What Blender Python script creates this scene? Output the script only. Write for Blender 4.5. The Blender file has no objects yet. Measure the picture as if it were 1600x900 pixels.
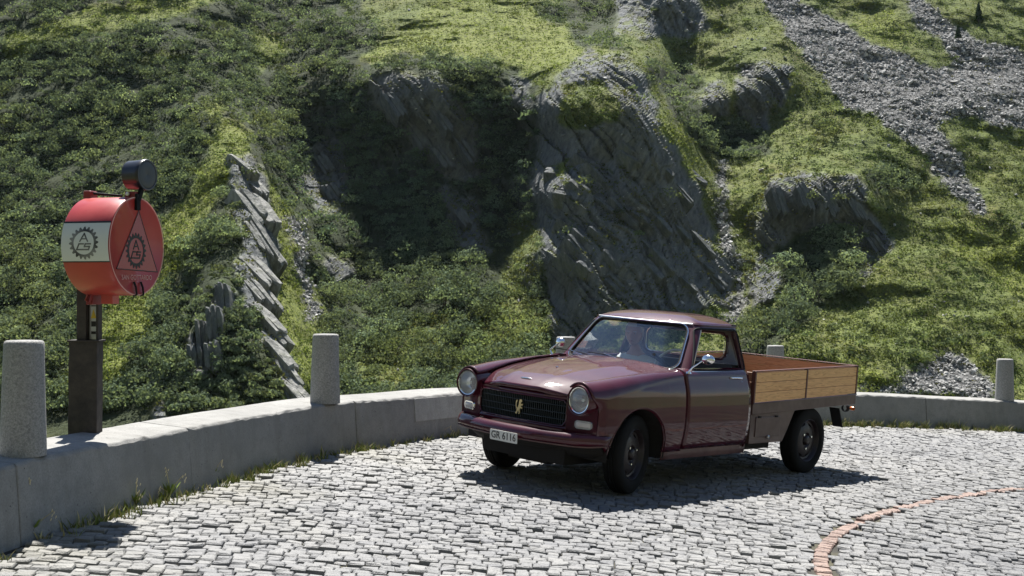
import bpy, bmesh, math, random
import numpy as np
from mathutils import Vector, Matrix
R = math.radians
rnd = random.Random(7)
sc = bpy.context.scene
COL = sc.collection

# ------------------------------------------------------------------ camera, sky, sun, exposure
CAM = Vector((0, 0, 1.6494))
cd = bpy.data.cameras.new('camera'); cam = bpy.data.objects.new('camera', cd); COL.objects.link(cam)
cam.location = CAM; cam.rotation_euler = (R(90), 0, 0)
cd.sensor_width = 36; cd.lens = 1900 / 1600 * 36; cd.clip_start = .1; cd.clip_end = 6000
sc.camera = cam

TO_SUN = Vector((-.068, .528, .955)).normalized()
SUN_EL = math.asin(TO_SUN.z); SUN_AZ = math.atan2(TO_SUN.x, TO_SUN.y)
w = bpy.data.worlds.new('World'); sc.world = w; w.use_nodes = True
nt = w.node_tree; nt.nodes.clear()
sky = nt.nodes.new('ShaderNodeTexSky'); sky.sky_type = 'NISHITA'; sky.sun_disc = False
sky.sun_elevation = SUN_EL; sky.sun_rotation = SUN_AZ; sky.altitude = 1500; sky.air_density = 1.0; sky.dust_density = .4
bg = nt.nodes.new('ShaderNodeBackground'); bg.inputs[1].default_value = .052
wo = nt.nodes.new('ShaderNodeOutputWorld')
nt.links.new(sky.outputs[0], bg.inputs[0]); nt.links.new(bg.outputs[0], wo.inputs[0])
sd = bpy.data.lights.new('sun', 'SUN'); sd.energy = 5.0; sd.angle = R(.5); sd.color = (1, .965, .91)
sun = bpy.data.objects.new('sun', sd); COL.objects.link(sun)
sun.rotation_euler = TO_SUN.to_track_quat('Z', 'Y').to_euler()
sc.view_settings.view_transform = 'Standard'; sc.view_settings.look = 'None'
sc.view_settings.exposure = 1.36; sc.view_settings.gamma = 1
sc.cycles.max_bounces = 8; sc.cycles.transparent_max_bounces = 16

# ------------------------------------------------------------------ helpers
def tag(o, label=None, cat=None, group=None, kind=None):
    if label: o['label'] = label
    if cat: o['category'] = cat
    if group: o['group'] = group
    if kind: o['kind'] = kind
    return o
def empty(name, loc=(0, 0, 0), rot=None, **k):
    o = bpy.data.objects.new(name, None); COL.objects.link(o); o.location = loc
    if rot: o.rotation_euler = rot
    return tag(o, **k)
def link(name, me, parent=None, **k):
    o = bpy.data.objects.new(name, me); COL.objects.link(o)
    if parent: o.parent = parent
    return tag(o, **k)
def mesh(name, V, F, m=None, parent=None, smooth=False, mats=None, fm=None, **k):
    me = bpy.data.meshes.new(name); me.from_pydata([tuple(map(float, v)) for v in V], [], [tuple(map(int, f)) for f in F])
    for q in (mats or ([m] if m else [])): me.materials.append(q)
    if fm is not None: me.polygons.foreach_set('material_index', fm)
    if smooth: me.polygons.foreach_set('use_smooth', [True] * len(me.polygons))
    me.update(); return link(name, me, parent, **k)
def npmesh(name, V, F, m, parent=None, smooth=False, attrs=None, **k):
    """V (n,3) array, F (m,k) array: fast path"""
    V = np.asarray(V, np.float32); F = np.asarray(F, np.int32)
    me = bpy.data.meshes.new(name); kf = F.shape[1]
    me.vertices.add(len(V)); me.vertices.foreach_set('co', V.ravel())
    me.loops.add(F.size); me.loops.foreach_set('vertex_index', F.ravel())
    me.polygons.add(len(F)); me.polygons.foreach_set('loop_start', np.arange(0, F.size, kf, dtype=np.int32))
    me.polygons.foreach_set('use_smooth', np.full(len(F), smooth))
    me.materials.append(m)
    for an, arr in (attrs or {}).items():
        if arr.ndim == 1:
            a = me.attributes.new(an, 'FLOAT', 'POINT'); a.data.foreach_set('value', arr.astype(np.float32))
        else:
            a = me.attributes.new(an, 'FLOAT_COLOR', 'POINT'); a.data.foreach_set('color', np.c_[arr, np.ones(len(arr))].astype(np.float32).ravel())
    me.update(calc_edges=True); me.validate()
    return link(name, me, parent, **k)
class MB:
    def __init__(s): s.V = []; s.F = []; s.M = []; s.mi = 0
    def add(s, V, F):
        b = len(s.V); s.V += [tuple(v) for v in V]; s.F += [tuple(i + b for i in f) for f in F]; s.M += [s.mi] * len(F); return s
    def box(s, a, b, M=None):
        x0, y0, z0 = a; x1, y1, z1 = b
        V = [Vector(p) for p in ((x0,y0,z0),(x1,y0,z0),(x1,y1,z0),(x0,y1,z0),(x0,y0,z1),(x1,y0,z1),(x1,y1,z1),(x0,y1,z1))]
        if M: V = [M @ v for v in V]
        return s.add(V, [(0,3,2,1),(4,5,6,7),(0,1,5,4),(1,2,6,5),(2,3,7,6),(3,0,4,7)])
    def lathe(s, prof, n=32, M=None, closed=False, cap=False):
        """prof: list of (axial, radius) round local X"""
        V = []; k = len(prof)
        for i in range(n):
            a = 2 * math.pi * i / n
            for (h, r) in prof:
                v = Vector((h, r * math.cos(a), r * math.sin(a))); V.append(M @ v if M else v)
        F = []
        for i in range(n):
            j = (i + 1) % n
            for q in range(k if closed else k - 1):
                p = (q + 1) % k; F.append((i * k + q, i * k + p, j * k + p, j * k + q))
        if cap:
            F.append([i * k for i in range(n)][::-1]); F.append([i * k + k - 1 for i in range(n)])
        return s.add(V, F)
    def tube(s, pts, r, n=8, closed=False, rz=None):
        pts = [Vector(p) for p in pts]; V = []; F = []; m = len(pts)
        rr = r if isinstance(r, (list, tuple)) else [r] * m
        up = Vector((0, 0, 1)); prev = None
        for i, p in enumerate(pts):
            if closed: t = pts[(i + 1) % m] - pts[i - 1]
            else: t = pts[min(i + 1, m - 1)] - pts[max(i - 1, 0)]
            t.normalize()
            a = (prev - t * prev.dot(t)) if prev else t.cross(up)
            if a.length < 1e-4: a = t.cross(Vector((1, 0, 0)))
            a.normalize(); prev = a; b = t.cross(a)
            for q in range(n):
                an = 2 * math.pi * q / n
                V.append(p + a * math.cos(an) * rr[i] + b * math.sin(an) * rr[i])
        for i in range(m if closed else m - 1):
            j = (i + 1) % m
            for q in range(n):
                w_ = (q + 1) % n; F.append((i * n + q, i * n + w_, j * n + w_, j * n + q))
        if not closed: F.append(tuple(range(n))[::-1]); F.append(tuple((m - 1) * n + q for q in range(n)))
        return s.add(V, F)
    def prism(s, P, d, M=None):
        """outline P (x,y) extruded along z from 0 to d"""
        n = len(P); V = [Vector((x, y, 0)) for x, y in P] + [Vector((x, y, d)) for x, y in P]
        if M: V = [M @ v for v in V]
        return s.add(V, [tuple(range(n))[::-1], tuple(range(n, 2 * n))] + [(i, (i + 1) % n, n + (i + 1) % n, n + i) for i in range(n)])
    def build(s, name, m, parent=None, smooth=False, bevel=0, seg=2, auto=None, **k):
        o = mesh(name, s.V, s.F, None if isinstance(m, list) else m, parent, mats=m if isinstance(m, list) else None, fm=s.M, **k)
        bm = bmesh.new(); bm.from_mesh(o.data); bmesh.ops.recalc_face_normals(bm, faces=bm.faces); bm.to_mesh(o.data); bm.free()
        if smooth or auto:
            o.data.polygons.foreach_set('use_smooth', [True] * len(o.data.polygons))
            o.data.set_sharp_from_angle(angle=R(auto or 40))
        if bevel:
            md = o.modifiers.new('bevel', 'BEVEL'); md.width = bevel; md.segments = seg; md.limit_method = 'ANGLE'; md.angle_limit = R(35)
        return o
def interp(x, xs, ys): return float(np.interp(x, xs, ys))
def smooth01(t): t = max(0., min(1., t)); return t * t * (3 - 2 * t)
def catmull(P, n=8, closed=False):
    P = [Vector(p) for p in P]; out = []; m = len(P)
    for i in range(m if closed else m - 1):
        g = lambda q: P[q % m] if closed else P[max(0, min(m - 1, q))]
        a, b, c, d = g(i - 1), g(i), g(i + 1), g(i + 2)
        for q in range(n):
            t = q / n
            out.append(.5 * ((2 * b) + (c - a) * t + (2 * a - 5 * b + 4 * c - d) * t * t + (3 * b - a - 3 * c + d) * t ** 3))
    if not closed: out.append(P[-1])
    return out

# numpy noise -----------------------------------------------------------------
_rs = np.random.RandomState(11); _perm = np.tile(_rs.permutation(256), 3)
_g3 = _rs.normal(size=(256, 3)); _g3 /= np.linalg.norm(_g3, axis=1)[:, None]
def pnoise(x, y, z):
    xi, yi, zi = (np.floor(a).astype(int) for a in (x, y, z))
    fx, fy, fz = x - xi, y - yi, z - zi
    u, v, w_ = (f * f * f * (f * (f * 6 - 15) + 10) for f in (fx, fy, fz))
    r = 0
    for dx in (0, 1):
        for dy in (0, 1):
            for dz in (0, 1):
                h = _perm[_perm[_perm[(xi + dx) & 255] + ((yi + dy) & 255)] + ((zi + dz) & 255)]
                g = _g3[h]; d = g[..., 0] * (fx - dx) + g[..., 1] * (fy - dy) + g[..., 2] * (fz - dz)
                r = r + d * (u if dx else 1 - u) * (v if dy else 1 - v) * (w_ if dz else 1 - w_)
    return r * 1.5
def fbm(x, y, z, o=4, ridged=False):
    s = 0; a = 1.
    for i in range(o):
        n = pnoise(x + i * 17.3, y - i * 9.1, z + i * 4.7)
        s = s + a * ((1 - 2 * np.abs(n)) if ridged else n); x = x * 2.03; y = y * 2.03; z = z * 2.03; a *= .5
    return s

# ------------------------------------------------------------------ materials
def mat(name, col=(.5,.5,.5), rough=.6, metal=0, coat=0, spec=.5, nodes=None, trans=0, ior=1.45):
    m = bpy.data.materials.new(name); m.use_nodes = True; b = m.node_tree.nodes['Principled BSDF']
    b.inputs['Base Color'].default_value = (*col, 1); b.inputs['Roughness'].default_value = rough; b.inputs['Metallic'].default_value = metal
    b.inputs['Coat Weight'].default_value = coat; b.inputs['Coat Roughness'].default_value = .03; b.inputs['Specular IOR Level'].default_value = spec
    b.inputs['Transmission Weight'].default_value = trans; b.inputs['IOR'].default_value = ior
    if nodes: nodes(m.node_tree, b)
    return m
class N:
    """tiny node-building helper"""
    def __init__(s, t): s.t = t
    def n(s, ty, **k):
        nd = s.t.nodes.new(ty)
        for a, b in k.items(): setattr(nd, a, b)
        return nd
    def set(s, sock, v):
        if isinstance(v, bpy.types.NodeSocket): s.t.links.new(v, sock)
        elif isinstance(v, tuple) and len(v) == 3 and sock.type == 'RGBA': sock.default_value = (*v, 1)
        else: sock.default_value = v
    def coord(s, kind='Object', scale=(1,1,1), rot=(0,0,0)):
        c = s.n('ShaderNodeTexCoord'); m = s.n('ShaderNodeMapping'); s.t.links.new(c.outputs[kind], m.inputs[0])
        m.inputs['Scale'].default_value = scale; m.inputs['Rotation'].default_value = rot; return m.outputs[0]
    def noise(s, vec, sc_=5, det=4, rough=.55, out='Fac'):
        q = s.n('ShaderNodeTexNoise'); s.t.links.new(vec, q.inputs['Vector']); q.inputs['Scale'].default_value = sc_; q.inputs['Detail'].default_value = det; q.inputs['Roughness'].default_value = rough
        return q.outputs[out]
    def vor(s, vec, sc_=5, feat='F1', out='Distance'):
        q = s.n('ShaderNodeTexVoronoi', feature=feat); s.t.links.new(vec, q.inputs['Vector']); q.inputs['Scale'].default_value = sc_; return q.outputs[out]
    def ramp(s, f, pts):
        q = s.n('ShaderNodeValToRGB'); s.t.links.new(f, q.inputs[0]); e = q.color_ramp.elements
        while len(e) < len(pts): e.new(.5)
        for a, (p, c) in zip(e, pts): a.position = p; a.color = (*c, 1) if isinstance(c, tuple) else (c, c, c, 1)
        return q.outputs[0]
    def mix(s, f, a, b, mode='MIX'):
        q = s.n('ShaderNodeMix', data_type='RGBA', blend_type=mode); s.set(q.inputs[0], f); s.set(q.inputs[6], a); s.set(q.inputs[7], b); return q.outputs[2]
    def math(s, op, a, b=0., c=0.):
        q = s.n('ShaderNodeMath', operation=op); s.set(q.inputs[0], a); s.set(q.inputs[1], b); s.set(q.inputs[2], c); return q.outputs[0]
    def attr(s, name, out='Fac'):
        q = s.n('ShaderNodeAttribute', attribute_name=name); return q.outputs[out]
    def bump(s, h, b, st=.5, dist=.01):
        q = s.n('ShaderNodeBump'); s.t.links.new(h, q.inputs['Height']); q.inputs['Strength'].default_value = st; q.inputs['Distance'].default_value = dist
        s.t.links.new(q.outputs[0], b.inputs['Normal']); return q
def _paint(col, bumpy=.15):
    def f(t, b):
        n = N(t); c = n.coord(scale=(1,1,1)); v = n.noise(c, 3.2, 5)
        n.set(b.inputs['Base Color'], n.mix(n.ramp(v, [(.35, 0.), (.7, 1.)]), tuple(x * .8 for x in col), tuple(x * 1.15 for x in col)))
        n.set(b.inputs['Roughness'], n.math('MULTIPLY_ADD', n.noise(c, 9, 4), .15, .42))
    return f
PAINT = mat('burgundy_paint', (.07, .012, .014), .2, coat=1, spec=.1, nodes=_paint((.052, .003, .011)))
PAINT_DULL = mat('worn_burgundy_paint', (.08, .03, .03), .42, coat=.25, nodes=lambda t, b: (lambda n: (n.set(b.inputs['Base Color'], n.mix(n.ramp(n.noise(n.coord(), 6, 5), [(.4, 0.), (.65, 1.)]), (.07, .028, .028), (.12, .062, .055)))))(N(t)))
BLACK = mat('black_trim', (.010, .010, .011), .75, spec=.2)
UNDER = mat('dark_underside', (.015, .013, .012), .9)
RUBBER = mat('tyre_rubber', (.018, .018, .018), .9, spec=.25, nodes=lambda t, b: (lambda n: n.set(b.inputs['Base Color'], n.mix(n.noise(n.coord(), 12, 4), (.004, .004, .004), (.012, .0115, .011))))(N(t)))
CHROME = mat('chrome', (.82, .82, .82), .12, metal=1)
ALU = mat('dull_aluminium', (.6, .6, .6), .35, metal=1)
WHEELM = mat('wheel_steel_paint', (.012, .006, .007), .5, coat=.1)
GOLD = mat('brass_emblem', (.5, .38, .2), .3, metal=1)
LENS = mat('signal_lens', (.55, .5, .48), .2, coat=.5)
AMBER = mat('amber_lens', (.6, .16, .03), .25, coat=.5)
PLATE = mat('plate_white', (.6, .6, .57), .45)
PLATETXT = mat('plate_black', (.012, .012, .012), .5)
def glassmat(name, tint=(.93, .97, .96), refl=1.0, sheen_white=0):
    m = bpy.data.materials.new(name); m.use_nodes = True; t = m.node_tree; t.nodes.clear(); n = N(t)
    o = n.n('ShaderNodeOutputMaterial'); mx = n.n('ShaderNodeMixShader'); tr = n.n('ShaderNodeBsdfTransparent'); gl = n.n('ShaderNodeBsdfGlossy')
    tr.inputs[0].default_value = (*tint, 1); gl.inputs['Roughness'].default_value = .015
    fr = n.n('ShaderNodeFresnel'); fr.inputs[0].default_value = 1.5
    f = n.math('MULTIPLY', fr.outputs[0], refl)
    src = tr.outputs[0]
    if sheen_white:
        m2 = n.n('ShaderNodeMixShader'); df = n.n('ShaderNodeBsdfDiffuse'); df.inputs[0].default_value = (.85, .88, .9, 1); m2.inputs[0].default_value = sheen_white
        t.links.new(tr.outputs[0], m2.inputs[1]); t.links.new(df.outputs[0], m2.inputs[2]); src = m2.outputs[0]
    t.links.new(f, mx.inputs[0]); t.links.new(src, mx.inputs[1]); t.links.new(gl.outputs[0], mx.inputs[2]); t.links.new(mx.outputs[0], o.inputs[0])
    return m
GLASS = glassmat('window_glass', (.93, .96, .97), .26)
HLGLASS = glassmat('headlight_glass', (.97, .98, .98), 1.3, .25)  # white mixed into the lens stands in for its bright reflections
def _wood(c1, c2, ax=(1, 12, 12), knots=True):
    def f(t, b):
        n = N(t); ci = n.n('ShaderNodeObjectInfo')
        c = n.n('ShaderNodeTexCoord'); ad = n.n('ShaderNodeVectorMath', operation='ADD'); t.links.new(c.outputs['Object'], ad.inputs[0])
        cm = n.n('ShaderNodeCombineXYZ'); t.links.new(n.math('MULTIPLY', ci.outputs['Random'], 20.), cm.inputs[0]); t.links.new(n.math('MULTIPLY', ci.outputs['Random'], 9.), cm.inputs[2]); t.links.new(cm.outputs[0], ad.inputs[1])
        mp = n.n('ShaderNodeMapping'); t.links.new(ad.outputs[0], mp.inputs[0]); mp.inputs['Scale'].default_value = ax
        wv = n.noise(mp.outputs[0], 1.6, 3, .5); rg = n.math('FRACT', n.math('MULTIPLY', wv, 9.))
        fine = n.noise(mp.outputs[0], 9, 4)
        col = n.mix(n.ramp(rg, [(0., 1.), (.35, .25), (.9, 0.), (1., .8)]), c1, c2)
        col = n.mix(n.math('MULTIPLY', fine, .45), col, tuple(x * .55 for x in c2))
        col = n.mix(n.math('MULTIPLY', n.math('SUBTRACT', ci.outputs['Random'], .2), .35), col, tuple(x * .8 for x in c1))
        n.set(b.inputs['Base Color'], col); n.bump(fine, b, .25, .003)
    return f
PINE = mat('pine_planks', rough=.5, coat=.15, nodes=_wood((.88, .51, .21), (.55, .27, .09)))
REDWOOD = mat('red_brown_stained_planks', rough=.5, nodes=_wood((.38, .22, .125), (.24, .125, .065), ax=(12, 1, 12)))
BEDSTEEL = mat('bed_steel_paint', rough=.45, coat=.2, nodes=lambda t, b: (lambda n: n.set(b.inputs['Base Color'], n.mix(n.ramp(n.noise(n.coord(), 7, 6), [(.35, 0.), (.7, 1.)]), (.055, .026, .024), (.10, .062, .055))))(N(t)))
STRIP = mat('bed_edge_steel', (.10, .035, .03), .4, coat=.2)

def _concrete(base, pits=True, boards=False):
    def f(t, b):
        n = N(t); c = n.coord('Object')
        big = n.noise(c, 1.3, 5, .6); mid = n.noise(c, 9, 5, .65); fine = n.noise(c, 90, 3, .6)
        col = n.mix(n.ramp(big, [(.3, 0.), (.7, 1.)]), tuple(x * .78 for x in base), tuple(x * 1.12 for x in base))
        col = n.mix(n.ramp(mid, [(.45, 0.), (.75, .6)]), col, tuple(x * .6 for x in base))
        col = n.mix(n.ramp(fine, [(.35, .55), (.6, 0.)]), col, tuple(x * .62 for x in base))
        cs = n.coord('Object', scale=(5, 5, .5)); streak = n.noise(cs, 1.2, 5, .7)
        col = n.mix(n.ramp(streak, [(.52, 0.), (.75, .45)]), col, (base[0] * .5, base[1] * .49, base[2] * .46))
        vo = n.vor(c, 26); pit = n.ramp(vo, [(.07, 1.), (.14, 0.)])
        msk = n.math('MULTIPLY', pit, n.ramp(n.noise(c, 8, 2), [(.5, 0.), (.6, 1.)])) if pits else n.math('MULTIPLY', pit, 0.)
        col = n.mix(msk, col, (.05, .05, .05))
        h = n.math('SUBTRACT', n.math('ADD', mid, n.math('MULTIPLY', fine, .35)), n.math('MULTIPLY', msk, 1.5))
        n.set(b.inputs['Base Color'], col); n.bump(h, b, .6, .012)
    return f
CONCRETE = mat('parapet_concrete', rough=.9, nodes=_concrete((.262, .258, .243)))
CONCRETE_NEW = mat('repair_mortar', rough=.9, nodes=_concrete((.38, .375, .35), pits=False))
def _granite(t, b):
    n = N(t); c = n.coord('Object')
    sp = n.noise(c, 75, 3, .75); sp2 = n.noise(c, 160, 2, .7); big = n.noise(c, 4, 4)
    cs = n.coord('Object', scale=(12, 12, 1.2)); st = n.noise(cs, 1.5, 4, .7)
    col = n.mix(n.ramp(sp, [(.36, 0.), (.6, 1.)]), (.2, .2, .197), (.37, .365, .35))
    col = n.mix(n.ramp(sp2, [(.32, .7), (.45, 0.)]), col, (.1, .1, .1))
    col = n.mix(n.ramp(st, [(.45, 0.), (.75, .4)]), col, (.27, .265, .24))
    col = n.mix(n.ramp(big, [(.5, 0.), (.8, .35)]), col, (.3, .3, .26))
    n.set(b.inputs['Base Color'], col); n.bump(n.math('ADD', sp, n.math('MULTIPLY', sp2, .5)), b, .9, .012)
GRANITE = mat('bollard_granite', rough=.85, nodes=_granite)
def _cobble(c1, c2, dark):
    def f(t, b):
        n = N(t); a = n.attr('tone', 'Color'); c = n.coord('Object')
        f1 = n.noise(c, 42, 4, .7); f2 = n.noise(c, 170, 2, .7); r_ = n.n('ShaderNodeSeparateColor'); t.links.new(a, r_.inputs[0])
        col = n.mix(r_.outputs[0], c1, c2)
        col = n.mix(n.ramp(f1, [(.35, .5), (.6, 0.)]), col, dark)
        col = n.mix(n.math('MULTIPLY', r_.outputs[1], .85), col, (.17, .155, .09))
        col = n.mix(n.ramp(f2, [(.35, .25), (.55, 0.)]), col, dark)
        n.set(b.inputs['Base Color'], col); n.bump(n.math('ADD', f1, n.math('MULTIPLY', f2, .4)), b, .8, .010)
        n.set(b.inputs['Roughness'], n.math('MULTIPLY_ADD', f1, .3, .42))
    return f
COBBLE = mat('granite_setts', rough=.6, nodes=_cobble((.125, .127, .132), (.262, .258, .243), (.10, .10, .105)))
BRICKM = mat('reddish_marking_setts', rough=.7, nodes=_cobble((.20, .125, .10), (.285, .195, .155), (.15, .105, .085)))
JOINT = mat('joint_grit', rough=.95, nodes=lambda t, b: (lambda n: n.set(b.inputs['Base Color'], n.mix(n.ramp(n.noise(n.coord('Object'), 1.4, 6, .7), [(.42, 0.), (.62, 1.)]), (.022, .020, .018), (.075, .07, .04))))(N(t)))
GRASSM = mat('grass_blades', (.1, .14, .03), .6, nodes=lambda t, b: (lambda n: n.set(b.inputs['Base Color'], n.attr('tone', 'Color')))(N(t)))
def _red(t, b):
    n = N(t); c = n.coord('Object'); v = n.noise(c, 4, 5); n.set(b.inputs['Base Color'], n.mix(n.ramp(v, [(.35, 0.), (.7, 1.)]), (.34, .026, .024), (.42, .042, .034)))
    n.set(b.inputs['Roughness'], n.math('MULTIPLY_ADD', v, .3, .28))
RED = mat('red_drum_paint', rough=.4, coat=.3, nodes=_red)
RED2 = mat('deeper_red_panel', (.29, .018, .024), .4, coat=.3)
WHITEP = mat('white_panel_paint', (.58, .60, .57), .4, coat=.2)
BLACKP = mat('black_print', (.015, .014, .014), .5)
PALEP = mat('pale_print', (.52, .25, .22), .5)
POSTM = mat('tarred_post_steel', rough=.8, nodes=lambda t, b: (lambda n: (n.set(b.inputs['Base Color'], n.mix(n.ramp(n.noise(n.coord(), 7, 6, .7), [(.3, 0.), (.75, 1.)]), (.018, .016, .015), (.075, .06, .05))), n.bump(n.noise(n.coord(), 22, 5), b, .5, .01)))(N(t)))
DRED = mat('dark_red_bracket', (.20, .02, .02), .45)
YELP = mat('yellow_print', (.7, .5, .05), .5)
SKIN = mat('skin', (.55, .31, .23), .5)
SHIRT = mat('pale_shirt', (.8, .8, .76), .8)
HAIR = mat('grey_hair', (.62, .6, .56), .7)
SEATM = mat('seat_vinyl', (.045, .04, .04), .45)
IVORY = mat('ivory_wheel_rim', (.6, .57, .5), .3, coat=.5)
TROUSER = mat('dark_trousers', (.03, .035, .05), .8)
# ------------------------------------------------------------------ the road plane (banked hairpin)
NV = Vector((0.07882026, -0.00441462, 0.99687907)).normalized()
def gz(x, y): return -(NV.x * x + NV.y * y) / NV.z
def G(x, y, h=0.): return Vector((x, y, gz(x, y))) + NV * h
WALLPTS = [(-3.2, 2.6), (-3.0, 4.6), (-2.745, 6.45), (-2.53, 7.55), (-2.22, 8.79), (-1.68, 10.65), (-1.01, 12.0), (-.40, 13.06), (.45, 14.15), (1.5, 15.2), (3.1, 16.45), (4.96, 17.42), (6.41, 18.05), (7.89, 18.6), (10.2, 19.2), (13.5, 19.4), (17, 18.9)]
wallc = [Vector((p.x, p.y)) for p in catmull([(a, b, 0) for a, b in WALLPTS], 10)]
wl = [0.]
for a, b in zip(wallc, wallc[1:]): wl.append(wl[-1] + (b - a).length)
def wall_at(s):
    i = max(1, min(len(wl) - 1, int(np.searchsorted(wl, s)))); t = (s - wl[i - 1]) / (wl[i] - wl[i - 1])
    p = wallc[i - 1].lerp(wallc[i], t); d = (wallc[i] - wallc[i - 1]).normalized(); return p, Vector((-d.y, d.x))      # outward (away from road) = left of travel
def wall_s_near(x, y):
    k = min(range(len(wallc)), key=lambda i: (wallc[i].x - x) ** 2 + (wallc[i].y - y) ** 2); return wl[k]

# road base sheet: everything inside the parapet, going on behind the camera
WX = np.array([p.x for p in wallc]); WY = np.array([p.y for p in wallc])
poly = [(p.x - .15 * 0, p.y) for p in wallc]
Vr = []; Fr = []
inn = [G(p.x + (8.5 - p.x) * -.03, p.y + (4 - p.y) * -.03, -.022) for p in wallc]
inn = [G(-6, -40, -.022), G(-4.2, -2, -.022)] + inn + [G(19, 15, -.022), G(30, -40, -.022)]
cen = G(8, 5, -.022)
Vr = [cen] + inn; Fr = [(0, i + 1, i) for i in range(1, len(inn))] + [(0, 1, len(inn))]
road = mesh('road', Vr, Fr, JOINT, kind='structure')

# setts ------------------------------------------------------------------
def rowy(x): return -.043 * (x + .9) ** 2
LANE = 1.85
def bow(x):
    q = ((x + 40.25) / LANE) % 1.0
    return -.22 * (q - q * q)
rs = np.random.RandomState(5)
# the brick marking arc
BP = [(1.75, 5.0), (1.80, 6.4), (1.93, 7.47), (2.04, 8.03), (2.3, 8.73), (2.77, 9.59), (3.52, 10.6), (4.36, 11.5), (5.11, 12.14), (6.3, 12.95), (7.8, 13.6), (9.6, 14.0)]
bc = [Vector((p.x, p.y)) for p in catmull([(a, b, 0) for a, b in BP], 14)]
BX = np.array([p.x for p in bc]); BY = np.array([p.y for p in bc])
quads = []          # (centre, ex, ey, half widths)
def inside(x, y):
    # left of parapet base line?
    d2 = (WX - x) ** 2 + (WY - y) ** 2; k = int(np.argmin(d2)); k = max(1, min(len(WX) - 2, k))
    dx, dy = WX[k + 1] - WX[k - 1], WY[k + 1] - WY[k - 1]
    return (dx * (y - WY[k]) - dy * (x - WX[k])) / math.hypot(dx, dy) < -.035
PITCH = .085
for r in range(0, 250):
    y0 = 4.9 + r * PITCH
    x = -3.4 + rs.rand() * .15
    xe = 14.
    while x < xe:
        wd = .070 + rs.rand() * .042
        xc = x + wd / 2; yc = y0 + rowy(xc) + bow(xc) + rs.normal() * .006 + .03 * math.sin(xc * 1.7 + r * .06) + .045 * math.sin(xc * .9 - r * .045 + 1) + .012 * math.sin(xc * 6.1 + r * 1.3)
        if yc > 4.3 and abs(xc) < yc * .47 + .25 and inside(xc, yc):
            db = np.min((BX - xc) ** 2 + (BY - yc) ** 2)
            if db > .070 ** 2:
                sl = (rowy(xc + .05) + bow(xc + .05) - rowy(xc - .05) - bow(xc - .05)) / .1
                sl = max(-.6, min(.6, sl)) + rs.normal() * .012
                quads.append((xc, yc, sl, wd / 2 - .0012, PITCH / 2 - .0085 + rs.normal() * .0022, 0))
        x += wd
nb = len(quads)
L = [0.]
for a, b in zip(bc, bc[1:]): L.append(L[-1] + (b - a).length)
s = 0.03
while s < L[-1]:
    i = max(1, int(np.searchsorted(L, s))); i = min(i, len(bc) - 1); t = (s - L[i - 1]) / (L[i] - L[i - 1]); p = bc[i - 1].lerp(bc[i], t); d = (bc[i] - bc[i - 1]).normalized()
    # long side across the line
    quads.append((p.x, p.y, (d.x, d.y), (.048 + rs.normal() * .003), .031 + rs.rand() * .008, 1)); s += .083
Q = quads
def sett_arrays(q, jit=.007):
    xc, yc, sl, hx, hy, br = q
    if br: ex = np.array([sl[1], -sl[0]]); ey = np.array(sl)
    else:
        c = 1 / math.sqrt(1 + sl * sl); ex = np.array([c, sl * c]); ey = np.array([-sl * c * .35, 1.]); ey /= np.linalg.norm(ey)
    hx = hx; tiltx, tilty = rs.normal() * .03, rs.normal() * .075 + .02; h0 = rs.normal() * .006
    cor = [(-1, -1), (1, -1), (1, 1), (-1, 1)]
    J = rs.normal(size=(4, 2)) * jit * .45
    out = []
    for lev, (ins, hh) in enumerate(((0.0, -.030), (.002, -.007), (.013, .0), (.030, .002))):
        for k, (a, b) in enumerate(cor):
            px = a * max(hx - ins * .45, .008) + J[k, 0] * .6 * (1 if lev < 3 else .5) ; py = b * max(hy - ins * .85, .006) + J[k, 1] * .8 * (1 if lev < 3 else .5)
            xy = np.array([xc, yc]) + ex * px + ey * py
            h = hh + h0 + (px * tiltx + py * tilty if lev else 0)
            out.append((xy[0], xy[1], h + (rs.normal() * .0022 if lev >= 2 else 0)))
    return out
SF = []
for l in range(3):
    for k in range(4): SF.append((l * 4 + k, l * 4 + (k + 1) % 4, l * 4 + 4 + (k + 1) % 4, l * 4 + 4 + k))
SF.append((12, 13, 14, 15)); SF = np.array(SF)
def world_setts(P):
    P = np.asarray(P); z = -(NV.x * P[:, 0] + NV.y * P[:, 1]) / NV.z
    return np.c_[P[:, 0] + NV.x * P[:, 2], P[:, 1] + NV.y * P[:, 2], z + NV.z * P[:, 2]]
allP = [sett_arrays(q) for q in Q]
# which are in view: near ones become single parts
def scr(q):
    y = max(q[1], .1); u = 800 + 1900 * q[0] / y; v = 450 + 1900 * (1.6494 - gz(q[0], q[1])) / y; return u, v
vis = [(1 / q[1], i) for i, q in enumerate(Q[:nb]) if 5 < scr(q)[0] < 1595 and scr(q)[1] < 896]
vis.sort(reverse=True); near = set(i for _, i in vis[:298])
def tone_of(q):
    mossn = float(pnoise(np.array([q[0] * 1.3]), np.array([q[1] * 1.3]), np.array([.3]))[0])
    d2 = float(np.min((WX - q[0]) ** 2 + (WY - q[1]) ** 2)) ** .5
    m = max(0, min(1, (.9 - d2) * .5 + mossn * .7)) * (.4 + .6 * rs.rand())
    big = float(pnoise(np.array([q[0] * .5]), np.array([q[1] * .5]), np.array([7.3]))[0])
    return (max(0, min(1, .5 + rs.normal() * .17 + big * .45)), m * .8, 0)
tones = [tone_of(q) for q in Q]
def stuff_setts(name, idx, m, parent):
    V = np.concatenate([world_setts(allP[i]) for i in idx]); F = np.concatenate([SF + 16 * k for k in range(len(idx))])
    T = np.repeat(np.array([tones[i] for i in idx]), 16, axis=0)
    return npmesh(name, V, F, m, parent, attrs={'tone': T}, kind='stuff')
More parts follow.
